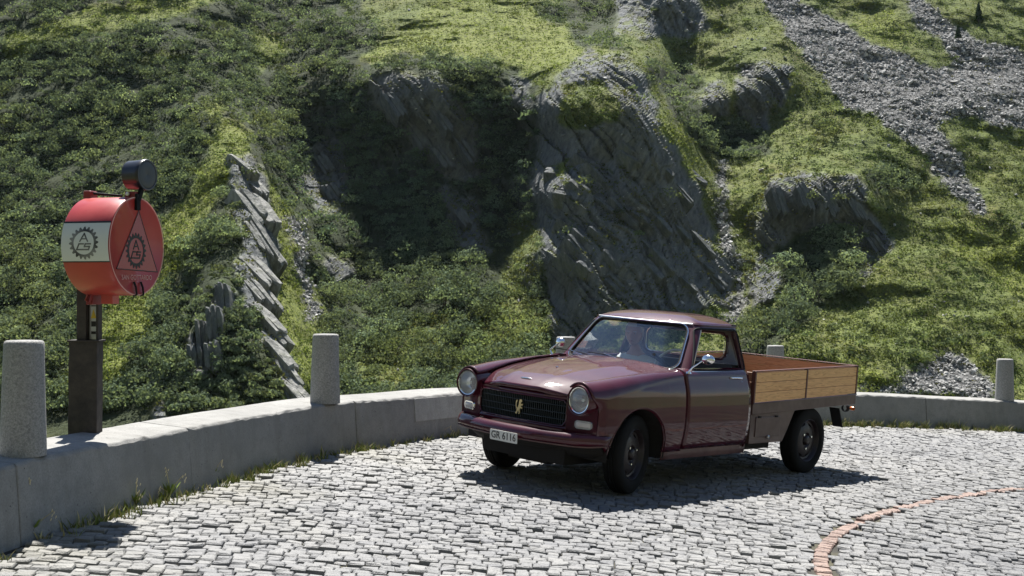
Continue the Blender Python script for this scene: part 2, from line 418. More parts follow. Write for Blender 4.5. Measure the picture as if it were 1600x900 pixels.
stuff_setts('cobbles', [i for i in range(nb) if i not in near], COBBLE, road)
for i in sorted(near):
    npmesh('cobble', world_setts(allP[i]), SF, COBBLE, road, attrs={'tone': np.repeat(np.array([tones[i]]), 16, axis=0)})
bl = empty('brick_line', G(2.3, 8.73), label='curved line of reddish brick setts set into the grey cobbles at lower right', cat='road marking')
bloc = np.array(bl.location)
visb = [i for i in range(nb, len(Q)) if scr(Q[i])[0] < 1620 and scr(Q[i])[1] < 905][:290]; vs = set(visb)
for i in visb:
    npmesh('brick', world_setts(allP[i]) - bloc, SF, BRICKM, bl, attrs={'tone': np.repeat(np.array([tones[i]]), 16, axis=0)})
rest = [i for i in range(nb, len(Q)) if i not in vs]
if rest:
    o = stuff_setts('bricks', rest, BRICKM, bl); o.location = -bl.location
# ------------------------------------------------------------------ parapet
WH = .43
def wall_sec(s, j=0.):
    p, o = wall_at(s)
    kink = 0.
    def P(off, h): q = p + o * off; return G(q.x, q.y, h)
    return [P(0, -.06), P(.075, WH - .018), P(.092, WH), P(.47, WH + .004), P(.485, WH - .015), P(.50, -.45)]
parapet = empty('parapet_wall', G(-1, 12), label='low curving grey concrete parapet along the outer edge of the hairpin', cat='wall')
pl = parapet.location
sJ = [0.0, wall_s_near(-3.0, 4.6), wall_s_near(-2.70, 6.70), wall_s_near(-2.25, 8.70), wall_s_near(-1.42, 11.2), wall_s_near(.9, 14.6), wall_s_near(3.9, 16.9), wall_s_near(6.2, 17.95), wall_s_near(8.6, 18.8), wall_s_near(12.5, 19.4), wl[-1] - .01]
for a, b in zip(sJ, sJ[1:]):
    a2, b2 = a + .005, b - .005; n = max(2, int((b2 - a2) / .07)); V = []; F = []
    for i in range(n + 1):
        s_ = a2 + (b2 - a2) * i / n; V += [q - pl + NV * (math.sin(s_ * 3.1) * .003 + (rs.normal() * .0035 if kq_ in (1, 2) else 0)) + Vector((rs.normal() * .0025, rs.normal() * .0025, 0)) for kq_, q in enumerate(wall_sec(s_))]
    for i in range(n):
        for k in range(5): F.append((i * 6 + k, i * 6 + k + 1, i * 6 + 7 + k, i * 6 + 6 + k))
    F.append(tuple(range(6))); F.append(tuple(n * 6 + k for k in range(6))[::-1])
    mb = MB(); mb.add(V, F); o = mb.build('concrete_block', CONCRETE, parapet, bevel=.01, seg=2)
# lighter repair patch near the pickup's nose
s0, s1 = wall_s_near(-.93, 12.15), wall_s_near(-.36, 13.15); V = []; F = []; n = 10
for i in range(n + 1):
    p, o = wall_at(s0 + (s1 - s0) * i / n)
    for off, h in ((.038 - .008, .185), (.075 - .008, WH - .022)):
        q = p + o * off; V.append(G(q.x, q.y, h) - pl)
    for off, h in ((.06, .185), (.08, WH - .022)):
        q = p + o * off; V.append(G(q.x, q.y, h) - pl)
F = []
for i in range(n):
    a = i * 4; b = a + 4
    F += [(a, a + 1, b + 1, b), (a + 1, a + 3, b + 3, b + 1), (a + 2, a, b, b + 2)]
F += [(0, 2, 3, 1), (n * 4, n * 4 + 1, n * 4 + 3, n * 4 + 2)]
MB().add(V, F).build('repair_patch', CONCRETE_NEW, parapet, label='paler rectangular mortar patch')
# bollards: (px u centre, depth, label)
BOL = [(27, 7.0, 'large granite bollard at the left edge of the photo, nearest the camera', .255, .66),
       (502, 10.95, 'granite bollard on the parapet between the drum post and the pickup', .268, .62),
       (879, 15.0, 'granite bollard half hidden behind the pickup windscreen', .265, .60),
       (1207, 17.25, 'granite bollard whose top shows above the wooden pickup bed', .27, .62),
       (1566, 18.75, 'granite bollard on the parapet at the right edge, beyond the pickup tail', .28, .64)]
def bollard(x, y, dia, h, label, seed, tilt=0):
    base = G(x, y, WH + .002)
    rr = random.Random(seed); V = []; F = []; n = 40
    prof = [(0, 1.0), (.06, .995), (.25, .97), (.5, .935), (.75, .90), (.93, .875), (.975, .862), (.993, .83), (1.0, .76), (1.004, .4)]
    for i in range(n):
        a = 2 * math.pi * i / n
        for (t, r_) in prof:
            k = 1 + .010 * math.sin(a * 3 + seed + t * 4) + rr.uniform(-.006, .006)
            V.append((dia / 2 * r_ * k * math.cos(a), dia / 2 * r_ * k * math.sin(a), t * h))
    k = len(prof)
    for i in range(n):
        j = (i + 1) % n
        for q in range(k - 1): F.append((i * k + q, j * k + q, j * k + q + 1, i * k + q + 1))
    F.append(tuple(i * k + k - 1 for i in range(n))); F.append(tuple(i * k for i in range(n))[::-1])
    o = MB().add(V, F).build('stone_bollard', GRANITE, auto=50, label=label, cat='bollard', group='granite bollards on the parapet')
    o.location = base; o.rotation_euler = (0, R(tilt), 0); return o
for i, (u, d, lab, dia, h) in enumerate(BOL):
    x = (u - 800) / 1900 * d; bollard(x, d, dia, h, lab, i + 1, 0.6)

# grass and weeds along the wall foot --------------------------------------------------
def tufts(places, name, label, cat=None, kind=None, parent=None):
    V = []; F = []; T = []
    for (x, y, rad, hgt, cnt, dry) in places:
        for _ in range(cnt):
            a = rs.rand() * 6.28; r_ = rad * rs.rand() ** .7; bx, by = x + r_ * math.cos(a), y + r_ * math.sin(a) * .6
            base = G(bx, by, -.02); h = hgt * (.35 + .75 * rs.rand()); lean = rs.rand() * .7; la = rs.rand() * 6.28
            d = Vector((math.cos(la) * lean, math.sin(la) * lean, 1)).normalized(); sd_ = Vector((-math.sin(la + 1), math.cos(la + 1), 0)) * (.0035 + .003 * rs.rand())
            m1 = base + d * h * .55; tip = base + d * h + Vector((math.cos(la), math.sin(la), -.3)) * h * .25 * rs.rand()
            b = len(V); V += [base - sd_, base + sd_, m1 + sd_ * .8, m1 - sd_ * .8, tip, tip]
            F += [(b, b + 1, b + 2, b + 3), (b + 3, b + 2, b + 4, b + 5)]
            c = (.16, .19, .035) if rs.rand() > dry else (.38, .33, .16); k = .7 + rs.rand() * .6
            T += [tuple(q * k for q in c)] * 6
    return npmesh(name, np.array([tuple(v) for v in V]), np.array(F), GRASSM, attrs={'tone': np.array(T)}, label=label, cat=cat, kind=kind)
pl_ = []
for s_ in np.arange(wall_s_near(-3.0, 4.6), wl[-1] - 2, .045):
    p, o = wall_at(s_); yy = p.y
    dens = .5 + .9 * pnoise(np.array([s_ * 1.7]), np.array([1.3]), np.array([0.]))[0]
    if p.x > 4: dens += .75
    if 6.6 < p.y < 8.3: dens += .25
    if rs.rand() < dens:
        off = -.03 - .10 * rs.rand() ** 1.5 * (2.4 if p.x > 4 else 1)
        q = p + o * off; pl_.append((q.x, q.y, .05, .05 + .08 * rs.rand() * (1.6 if p.x > 4 else 1), int((10 if p.x < 4 else 26) + 14 * rs.rand()), .3 if p.x < 4 else .4))
tufts(pl_, 'verge_grass', 'low green and dry grass growing along the foot of the parapet', 'grass', 'stuff')
pj = []
for _ in range(420):
    x = -3 + rs.rand() * 12; y = 6 + rs.rand() * 12.5
    d2 = float(np.min((WX - x) ** 2 + (WY - y) ** 2)) ** .5
    if inside(x, y) and d2 < 1.7 * rs.rand() ** 1.2 + .1: pj.append((x, y, .03, .022, 9, .35))
tufts(pj, 'joint_grass', 'short moss and grass in the cobble joints near the parapet', 'grass', 'stuff')
# individual weeds
def weed(u, v, h, label, bend=1, green=True):
    # ground point seen at photo pixel of the weed's foot
    k = 0; r_ = Vector(((u - 800) / 1900, 1, -(v - 450) / 1900)); t = -(NV.z * CAM.z) / (NV.x * r_.x + NV.y * r_.y + NV.z * r_.z)
    p = CAM + r_ * t; root = empty('weed', p, label=label, cat='plant', group='weeds at the foot of the parapet')
    mb = MB(); heads = MB()
    for q in range(3):
        a = rs.rand() * 6.28; ln = .10 * bend * (q * .5 + .4) ; hh = h * (1 - .28 * q)
        pts = [Vector((0, 0, -.02)), Vector((math.cos(a) * ln * .3, math.sin(a) * ln * .3, hh * .5)), Vector((math.cos(a) * ln, math.sin(a) * ln, hh))]
        mb.tube(pts, [.003, .0025, .0018], 5)
        e = pts[-1]
        for z in range(5):
            c = e + Vector((rs.normal() * .008, rs.normal() * .008, -z * .012)); heads.lathe([(-.009, .001), (-.004, .0032), (.004, .0032), (.010, .001)], 5, Matrix.Translation(c) @ Matrix.Rotation(-1.2, 4, 'Y'))
    mb.build('stem', DRYM, root, kind='stuff'); heads.build('seed_head', SEEDM, root, kind='stuff')
    V = []; F = []; T = []
    for _ in range(34):
        la = rs.rand() * 6.28; hh = .05 + .07 * rs.rand(); d = Vector((math.cos(la) * .8, math.sin(la) * .8, 1)); s_ = Vector((-math.sin(la), math.cos(la), 0)) * .006
        b = len(V); V += [-s_, s_, d * hh * .6 + s_ * 1.3, d * hh * .6 - s_ * 1.3, d * hh, d * hh]; F += [(b, b + 1, b + 2, b + 3), (b + 3, b + 2, b + 4, b + 5)]
        k = .7 + .6 * rs.rand(); T += [(.14 * k, .2 * k, .03 * k)] * 6
    npmesh('leaves', np.array([tuple(v) for v in V]), np.array(F), GRASSM, root, attrs={'tone': np.array(T)}, kind='stuff')
DRYM = mat('dry_stem', (.42, .36, .2), .7); SEEDM = mat('seed_head', (.6, .52, .34), .7)
for (u, v, h, lab) in [(46, 838, .33, 'tall dry weed at the lit end of the wall below the nearest bollard'), (212, 790, .26, 'leaning weed with fine stems against the left stretch of the wall'), (265, 776, .2, 'bushy weed left of the visible wall joint'),
                       (330, 752, .22, 'weed with dry seed stalks at the visible wall joint'), (392, 733, .33, 'single tall thin weed stalk right of the wall joint'), (523, 703, .2, 'small weed under the second bollard'),
                       (683, 681, .22, 'dry branching weed just left of the pickup bumper'), (1405, 664, .2, 'dry grass stalks behind the pickup tail'), (1492, 668, .22, 'tall seeded grass clump left of the right bollard'), (1440, 666, .24, 'seeded stalk between the pickup tail and the right bollard')]:
    weed(u, v, h, lab)
# ------------------------------------------------------------------ lettering helpers
def text2d(s, size=1., bold=0.):
    cu = bpy.data.curves.new('lettering', 'FONT'); cu.body = s; cu.size = size; cu.align_x = 'CENTER'; cu.align_y = 'CENTER'; cu.offset = bold
    cu.resolution_u = 3
    o = bpy.data.objects.new('lettering', cu); COL.objects.link(o); bpy.context.view_layer.update()
    dg = bpy.context.evaluated_depsgraph_get(); me = bpy.data.meshes.new_from_object(o.evaluated_get(dg))
    V = [(v.co.x, v.co.y) for v in me.vertices]; F = [tuple(p.vertices) for p in me.polygons]
    bpy.data.objects.remove(o); bpy.data.curves.remove(cu); bpy.data.meshes.remove(me); return V, F
def stroke2d(pl, w_):
    V = []; F = []
    for (a, b) in zip(pl, pl[1:]):
        a = Vector(a); b = Vector(b); d = (b - a).normalized(); p = Vector((-d.y, d.x)) * w_ / 2; a = a - d * w_ / 2; b = b + d * w_ / 2
        k = len(V); n = 4
        for i in range(n + 1):
            c = a.lerp(b, i / n); V += [tuple(c - p), tuple(c + p)]
        for i in range(n): F.append((k + 2 * i, k + 2 * i + 2, k + 2 * i + 3, k + 2 * i + 1))
    return V, F
def gear2d(r, teeth=20):
    """toothed ring with A over CS inside, radius r"""
    V = []; F = []; n = teeth * 4
    for i in range(n):
        a = 2 * math.pi * i / n; ro = r if (i % 4) in (0, 1) else r * .86
        V += [(r * .70 * math.cos(a), r * .70 * math.sin(a)), (r * .84 * math.cos(a), r * .84 * math.sin(a)), (ro * math.cos(a), ro * math.sin(a))]
    for i in range(n):
        j = (i + 1) % n; F.append((3 * i, 3 * j, 3 * j + 1, 3 * i + 1))
        if i % 4 in (0, 3, 1): F.append((3 * i + 1, 3 * j + 1, 3 * j + 2, 3 * i + 2))
    def add(v, f):
        k = len(V); V.extend(v); F.extend([tuple(q + k for q in g) for g in f])
    t = r * .085
    add(*stroke2d([(-.26 * r, .10 * r), (0, .56 * r)], t)); add(*stroke2d([(0, .56 * r), (.26 * r, .10 * r)], t)); add(*stroke2d([(-.15 * r, .24 * r), (.15 * r, .24 * r)], t * .8))
    add(*stroke2d([(-.02 * r, -.06 * r), (-.32 * r, -.06 * r), (-.48 * r, -.40 * r), (-.10 * r, -.40 * r)], t))
    add(*stroke2d([(.46 * r, -.06 * r), (.12 * r, -.06 * r), (.05 * r, -.22 * r), (.40 * r, -.22 * r), (.33 * r, -.40 * r), (-.02 * r, -.40 * r)], t))
    return V, F
def mapped(VF, fn, name, m, parent, th=.0012, **k):
    V, F = VF; n = len(V)
    A = [fn(x, y, th) for x, y in V] + [fn(x, y, 0) for x, y in V]
    ed = {}
    for f in F:
        for a, b in zip(f, f[1:] + f[:1]): ed[(a, b)] = 1
    side = [(a, b, b + n, a + n) for (a, b) in ed if (b, a) not in ed]
    return mesh(name, A, [tuple(f) for f in F] + side, m, parent, **k)

# ------------------------------------------------------------------ tarred post with the red drum
pd = 8.12; px0 = (128 - 800) / 1900 * pd
post = empty('steel_post', Vector((px0, pd, gz(px0, pd))) + NV * (WH - .0), label='dark tarred steel post standing on the parapet and carrying the red drum', cat='post')
mb = MB(); mb.prism([(-.112, -.08), (.105, -.08), (.118, .09), (-.12, .09)], -.45); mb.build('lower_post', POSTM, post, bevel=.008)
V = [(-.112, -.08, -.45), (.115, -.08, -.45), (.115, .09, -.45), (-.112, .09, -.45), (-.098, -.08, .615), (.118, -.08, .615), (.118, .08, .615), (-.098, .08, .615)]
bpy.data.objects.remove(post.children[0]) if post.children else None
mb = MB(); n = 12
for i in range(n + 1):
    t = i / n; z = -.45 + 1.06 * t; wv = .003 * math.sin(t * 23) + .002 * math.sin(t * 51)
    for (x, y) in ((-.112 + .012 * t + wv, -.06), (.082 + .008 * t - wv, -.06 + wv), (.082 + .008 * t + wv, .06), (-.112 + .012 * t, .06)): mb.V.append((x, y, z))
for i in range(n):
    for k in range(4): mb.F.append((i * 4 + k, i * 4 + (k + 1) % 4, i * 4 + 4 + (k + 1) % 4, i * 4 + 4 + k))
mb.F += [(3, 2, 1, 0), (n * 4, n * 4 + 1, n * 4 + 2, n * 4 + 3)]; mb.M = [0] * len(mb.F)
mb.build('lower_post', POSTM, post, bevel=.006)
MB().box((-.108, -.07, .60), (.104, .07, .612)).build('cap_plate', POSTM, post, bevel=.002)
mb = MB(); mb.box((-.055, -.04, .612), (.008, .04, 1.08)); mb.build('flange', POSTM, post, bevel=.003)
mb = MB(); mb.box((.008, .02, .612), (.073, .04, 1.08)); mb.build('channel_back', ALU, post, bevel=.002)
mb = MB(); mb.box((.073, -.04, .612), (.089, .04, 1.08)); mb.build('flange', POSTM, post, bevel=.003)
lb = MB().box((.022, .012, .63), (.060, .0195, .96)).build('instruction_label', WHITEP, post)
def sm(x0, z0, x1, z1, name, m, par=lb): return MB().box((x0, .0085, z0), (x1, .0119, z1)).build(name, m, par)
sm(.024, .905, .058, .93, 'print_block', BLACKP); sm(.026, .862, .036, .876, 'print_block', BLACKP); sm(.042, .862, .052, .876, 'print_block', BLACKP); sm(.026, .835, .056, .842, 'print_block', BLACKP)
mb = MB(); mb.prism([(.023, .755), (.059, .755), (.041, .815)], .003, Matrix(((1,0,0,0),(0,0,1,.0085),(0,1,0,0),(0,0,0,1)))); mb.build('warning_triangle', YELP, lb)
sm(.026, .70, .056, .735, 'print_block', BLACKP); sm(.026, .65, .056, .668, 'print_block', BLACKP)

PHI = R(-14.9); DR = .322; DL = .352
dz = 1.6494 + (450 - 385) / 1900 * 7.97
drum = empty('drum_box', (-2.449, 7.95, dz), (0, 0, PHI), label='large red drum with a white band and black gear emblems on the dark post', cat='drum sign')
mb = MB(); mb.lathe([(-DL, 0.001), (-DL, DR - .012), (-DL + .006, DR - .003), (-DL + .012, DR), (-.012, DR), (-.004, DR - .003), (0, DR - .010), (-.001, DR - .016), (-.004, DR - .02), (-.004, .001)], 96); mb.build('drum_shell', RED, drum, auto=40)
mb = MB(); mb.lathe([(.001, DR - .008), (.003, DR - .004), (.001, DR)], 96); mb.build('rim', mat('worn_rim', (.62, .33, .27), .5), drum, auto=60)
def cyl(x, y, h):       # x along axis (0 centre of side), y = arc height -> point on the camera side of the shell
    th = y / DR; r_ = DR + .0015 + h; return (-DL / 2 - x * -1 * 1., -r_ * math.cos(th), r_ * math.sin(th))
def patch(x0, x1, t0, t1, h, nn=14):
    V = []; F = []
    for i in range(nn + 1):
        y = DR * (t0 + (t1 - t0) * i / nn); V += [(x0, y), (x1, y)]
    for i in range(nn): F.append((2 * i, 2 * i + 1, 2 * i + 3, 2 * i + 2))
    return V, F
T0, T1 = R(-18.5), R(25.5)
wp = mapped(patch(-DL / 2 + .008, DL / 2 - .006, T0, T1, 0), lambda x, y, h: cyl(x, y, h), 'white_band', WHITEP, drum)
mapped(patch(-DL / 2 + .006, DL / 2 - .004, T1, T1 + R(2.2), 0), lambda x, y, h: cyl(x, y, h + .001), 'dark_seam', BLACKP, drum)
mapped(patch(-DL / 2 + .006, DL / 2 - .004, T0 - R(1.3), T0, 0), lambda x, y, h: cyl(x, y, h + .001), 'dark_seam', BLACKP, drum)
mapped(gear2d(.105, 20), lambda x, y, h: cyl(x - .004, y + DR * R(2.2), h + .0014), 'gear_emblem', mat('worn_black_print', rough=.5, nodes=lambda t, b: (lambda n: n.set(b.inputs['Base Color'], n.mix(n.ramp(n.noise(n.coord(), 9, 3), [(.35, 0.), (.65, 1.)]), (.03, .03, .03), (.2, .2, .19))))(N(t))), wp)
def face(x, y, h): return (-.0035 + h, x, y)
# triangle: slightly deeper red field with a fine dark outline, apex up
tri = [(-.235, -.150), (.245, -.165), (.02, .232)]
tp = mapped((tri, [(0, 1, 2)]), lambda x, y, h: face(x, y, h), 'triangle_panel', RED2, drum)
ol = ([], [])
for a, b in zip(tri, tri[1:] + tri[:1]):
    v, f = stroke2d([a, b], .0055); k = len(ol[0]); ol[0].extend(v); ol[1].extend([tuple(q + k for q in g) for g in f])
mapped(ol, lambda x, y, h: face(x, y, h + .0014), 'outline', BLACKP, tp)
mapped(gear2d(.118, 20), lambda x, y, h: face(x - .012, y - .03, h + .0016), 'gear_emblem', BLACKP, tp)
mapped(text2d('SAN GOTTARDO', .046, .0006), lambda x, y, h: face(x, y - .205, h + .001), 'lettering', PALEP, drum)
for yy in (-.035, .045):
    MB().tube([(.004, yy - .012, -.232), (.012, yy, -.27), (.012, yy + .008, -.315), (-.012, yy + .008, -.325)], .007, 8).build('strap_hook', BLACK, drum, smooth=True)
# top brackets and the black lamp on its arm
mb = MB(); mb.box((-DL - .02, -.05, DR - .02), (-DL + .035, .03, DR + .045)); mb.build('bracket', DRED, drum, bevel=.006)
MB().tube([(-DL + .02, -.01, DR + .03), (-.10, -.02, DR + .008)], .008, 8).build('bracket_rod', BLACK, drum)
mb = MB(); mb.box((-.075, -.03, DR - .01), (.0, .02, DR + .035)); mb.build('bracket', DRED, drum, bevel=.006)
MB().lathe([(0, .001), (0, .013), (.012, .013), (.014, .001)], 14, Matrix.Translation((-.045, -.036, DR + .018)) @ Matrix.Rotation(R(-90), 4, 'Z')).build('bolt', ALU, drum, auto=40)
mb = MB(); mb.box((-.005, -.028, .235), (.014, .02, DR + .02)); mb.build('arm_bracket', BLACK, drum, bevel=.003)
mb = MB(); M_ = Matrix.Translation((.005, 0, .30)) @ Matrix.Rotation(R(30), 4, 'X') @ Matrix.Rotation(R(8), 4, 'Y'); 
mb.box((-.012, -.016, 0), (.012, .016, .14), Matrix.Translation((.005, .0, .30)) @ Matrix.Rotation(R(-28), 4, 'X')); mb.build('arm', BLACK, drum, bevel=.003)
lamp = MB(); LM = Matrix.Translation((-.055, .075, .472)) @ Matrix.Rotation(R(-6), 4, 'Z')
lamp.lathe([(-.05, .001), (-.05, .085), (-.044, .096), (0, .098), (.06, .102), (.085, .104), (.092, .1), (.092, .093), (.086, .088), (.086, .001)], 40, LM)
lp = lamp.build('lamp_housing', mat('lamp_black', (.010, .012, .018), .35, coat=.3), drum, auto=40)
MB().lathe([(.0875, .001), (.0915, .05), (.089, .087)], 40, LM).build('lamp_lens', mat('dark_lens', (.006, .008, .010), .3), lp, auto=60)
mb = MB(); mb.box((-DL - .0, -.05, -DR - .06), (-DL + .05, .05, -DR + .015)); mb.build('mounting_bracket', DRED, drum, bevel=.004)
mb = MB(); mb.box((-.245, -.04, -DR - .055), (-.16, .04, -DR + .01)); mb.build('mounting_bracket', RED, drum, bevel=.004)
MB().tube([(-DL + .03, -.06, -DR + .02), (-DL + .01, -.065, -DR - .03), (-DL + .04, -.065, -DR - .045), (-DL + .055, -.06, -DR + .01)], .008, 8).build('hook', DRED, drum, smooth=True)
# ------------------------------------------------------------------ pickup; local frame: X forward, Y left, Z up, origin on the ground under the front axle
RW = Matrix(((-0.6777412, 0.73106376, 0.07882026), (-0.73357543, -0.6795937, -0.00441462), (0.05033838, -0.06081258, 0.99687907)))
TRUCK_T = Vector((0.41714417, 10.40153219, 1.6494 - 1.63629014))
truck = empty('pickup_truck', TRUCK_T, label='burgundy vintage pickup with round headlights and a low wooden load bed, parked on the cobbles', cat='pickup truck')
truck.rotation_mode = 'QUATERNION'; truck.rotation_quaternion = RW.to_quaternion()

def grid(P, nu, nv, closed=False):
    return [(i * nv + j, ((i + 1) % nu) * nv + j, ((i + 1) % nu) * nv + j + 1, i * nv + j + 1) for i in range(nu if closed else nu - 1) for j in range(nv - 1)]
def sheet(name, P, nu, nv, m, parent, th=.006, auto=35, flip=False, **k):
    F = grid(P, nu, nv)
    if flip: F = [f[::-1] for f in F]
    o = mesh(name, P, F, m, parent, **k)
    bm = bmesh.new(); bm.from_mesh(o.data); bmesh.ops.remove_doubles(bm, verts=bm.verts, dist=.0003); bm.to_mesh(o.data); bm.free()
    o.data.polygons.foreach_set('use_smooth', [True] * len(o.data.polygons)); o.data.set_sharp_from_angle(angle=R(auto))
    if th:
        s = o.modifiers.new('solid', 'SOLIDIFY'); s.thickness = th; s.offset = -1
    return o
ARC_R = .375
def Wd(x): return interp(x, [-1.75, -.6, .1, .32, .42, .52, .59, .65], [.800, .800, .795, .785, .772, .757, .745, .72])
def shp(z, x=0):
    s = interp(z, [.30, .36, .45, .56, .70, .80, .855, .87, .93, 1.0, 1.05], [.935, .962, .985, 1.0, 1.0, .992, .982, .972, .952, .925, .905])
    return s
def crest(x):     # z of fender crest
    return interp(x, [-1.7, -.62, -.3, .15, .48, .62], [1.015, 1.005, .985, .945, .905, .893])
def fender_profile(x, zlow, top=True, n1=16, n2=12):
    zc = crest(x); t = smooth01((x + .6) / 1.13)      # 0 at door .. 1 at headlight
    rz = .055 + .075 * t; z1 = zc - rz
    yo = Wd(x) * shp(z1); ry = .085 + .045 * t; yc = yo - ry
    P = []
    for i in range(n1):
        z = zlow + (z1 - zlow) * i / (n1 - 1); P.append((x, Wd(x) * shp(z), z))
    a1 = R(100 + 38 * t)
    for i in range(1, n2 + 1):
        a = a1 * i / n2; P.append((x, yc + ry * math.cos(a), z1 + rz * math.sin(a)))
    return P
def hood_edge(x): p = fender_profile(x, .7)[-1]; return p[1], p[2]
SILL = .335
def arch_low(x, cx, r=ARC_R, zc=.335):
    d = abs(x - cx)
    return SILL if d >= r else max(SILL, zc + math.sqrt(r * r - d * d))
# --- front fenders (both sides)
for sy in (1, -1):
    xs = sorted(set([round(-.619 + .239 * i / 8, 4) for i in range(9)] + [round(ARC_R * math.cos(R(a)), 4) for a in range(0, 181, 6)] + [round(ARC_R + (.59 - ARC_R) * i / 9, 4) for i in range(10)]))
    P = []; nv = 0
    for x in xs:
        lo = arch_low(x, 0) if x < .37 else max(.40, arch_low(x, 0))
        if x >= .375: lo = .36 + .075 * smooth01((x - .375) / .09)
        pr = fender_profile(x, lo); nv = len(pr); P += [(a if x < .44 else .44 + (x - .44) * (.41 + .59 * smooth01((c - .70) / .11)), b * sy, c) for a, b, c in pr]
    sheet('front_fender', P, len(xs), nv, PAINT, truck, th=.012, flip=(sy < 0))
    # arch lip and dark inner wheel housing
    lip = [(ARC_R * math.cos(R(a)), (Wd(0) * shp(.335 + ARC_R * math.sin(R(a))) - .004) * sy, .335 + ARC_R * math.sin(R(a))) for a in range(0, 181, 6)]
    MB().tube(lip, .009, 8).build('arch_lip', PAINT, truck, smooth=True)
    V = []; F = []
    for i, a in enumerate(range(-8, 189, 7)):
        for yy in (.77, .50, .49): V.append(((ARC_R + .01) * math.cos(R(a)) * (1 if yy > .495 else .05), yy * sy, .335 + (ARC_R + .01) * math.sin(R(a)) * (1 if yy > .495 else .05)))
        if i: b = i * 3; F += [(b - 3, b - 2, b + 1, b), (b - 2, b - 1, b + 2, b + 1)]
    mesh('wheel_housing', V, F, UNDER, truck)
# --- front mask round the headlights and the grille
def fx(y): return .600 - .105 * (abs(y) / .76) ** 2.4       # plan curve of the nose
GY, GZ0, GZ1 = .475, .535, .745
def mask(sides):
    mb = MB()
    for sy in sides:
        ys = [GY + (.742 - GY) * i / 12 for i in range(13)]; zs = [.44 + (.80 - .44) * j / 14 for j in range(15)]
        V = []
        for y in ys:
            for z in zs:
                x = fx(y) - .02 * smooth01((.5 - z) / .15) * (1 - smooth01((y - .6) / .14))
                V.append((x, y * sy * (1. if z > .45 else 1 - .0 * (z)), z))
        F = grid(V, 13, 15); mb.add(V, F if sy < 0 else [f[::-1] for f in F])
    return mb
mask((1,)).build('headlight_panel', PAINT, truck, auto=40); mask((-1,)).build('headlight_panel', PAINT, truck, auto=40)
# panel above and below the grille
V = []; nn = 33
for i in range(nn):
    y = -GY - .01 + 2 * (GY + .01) * i / (nn - 1)
    for (dx, z) in ((-.02, .47), (-.0, .50), (.004, .52), (-.006, GZ0 + .004), (-.05, GZ0 + .002)): V.append((fx(y) + dx, y, z))
sheet('lower_apron', V, nn, 5, PAINT, truck, th=.004)
V = []
for i in range(nn):
    y = -.76 + 1.52 * i / (nn - 1)
    for (dx, z) in ((.0, .46), (.0, .40), (-.03, .345), (-.10, .30)): V.append((fx(y) + dx - .02 - .06 * smooth01((abs(y) - .6) / .16), y * .97, z))
sheet('front_valance', V, nn, 4, UNDER, truck, th=.004)  # valance coloured dark to stand in for shade below the bumper
# --- hood
def hood_pt(s, t):      # s 0 rear .. 1 front lip ; t -1..1 across
    xr = -.60 - .10 * abs(t) ** 2.2; xf = .632 - .115 * abs(t) ** 2.2
    x = xr + (xf - xr) * s
    xx = max(-.6, min(.55, x)); ye, ze = hood_edge(xx); ye -= .008
    crown = (.060 - .014 * s) * (1 - abs(t) ** 2.6) ** 1.15
    # two soft creases converging forward
    c = .62 - .22 * s; crown += .0035 * smooth01(1 - abs(abs(t) - c) / .16)
    z = ze - .008 + crown
    fr = max(0, (s - .80) / .20)
    z -= .070 * fr ** 2.2
    return (x + .014 * math.sin(min(1, fr) * math.pi / 2) * 0, ye * t, z)
V = []; nu, nv = 44, 49
for i in range(nu):
    s = i / (nu - 1); s = 1 - (1 - s) ** 1.35
    for j in range(nv): V.append(hood_pt(s, -1 + 2 * j / (nv - 1)))
# lip rolled under
for (dx, dzz) in ((.004, -.02), (-.004, -.034), (-.03, -.036)):
    for j in range(nv): p = V[(nu - 1) * nv + j]; V.append((p[0] + dx, p[1] * .99, p[2] + dzz))
sheet('hood', V, nu + 3, nv, PAINT, truck, th=.004, auto=50)
# filler between hood lip and grille/headlights
V = []
for i in range(nn):
    y = -.60 + 1.2 * i / (nn - 1); p = hood_pt(1, max(-1, min(1, y / hood_pt(1, 1)[1])))
    for (x, z) in ((p[0] - .06, p[2] - .03), (fx(y) - .004, GZ1 + .022), (fx(y) - .004, GZ1)): V.append((x, y, z))
sheet('nose_panel', V, nn, 3, PAINT, truck, th=.003, auto=60)
# grille: dark recess, upright bars, two cross bars
V = []
for i in range(nn):
    y = -GY + 2 * GY * i / (nn - 1)
    for z in (GZ0 - .01, GZ1 + .01): V.append((fx(y) - .06, y, z))
gr = sheet('grille_recess', V, nn, 2, BLACK, truck, th=.002)
GRB = mat('grille_bars', (.012, .015, .013), .4, metal=.3)
nbars = 46
for i in range(nbars):
    y = -GY + .012 + (2 * GY - .024) * i / (nbars - 1); b = .012 * math.cos(y * 3)
    a = MB().box((fx(y) - .030, y - .0032, GZ0 + .003), (fx(y) - .008, y + .0032, GZ1 - .003)).build('grille_bar', GRB, gr)
for zf in (.25, .5, .77):
    z = GZ0 + (GZ1 - GZ0) * zf
    MB().tube([(fx(y) - .008, y, z) for y in [-GY + .01 + (2 * GY - .02) * i / 16 for i in range(17)]], .0035, 6).build('cross_bar', mat('dull_chrome_bar', (.06, .065, .06), .35, metal=1) if zf == .25 else bpy.data.materials['dull_chrome_bar'], gr, smooth=True)
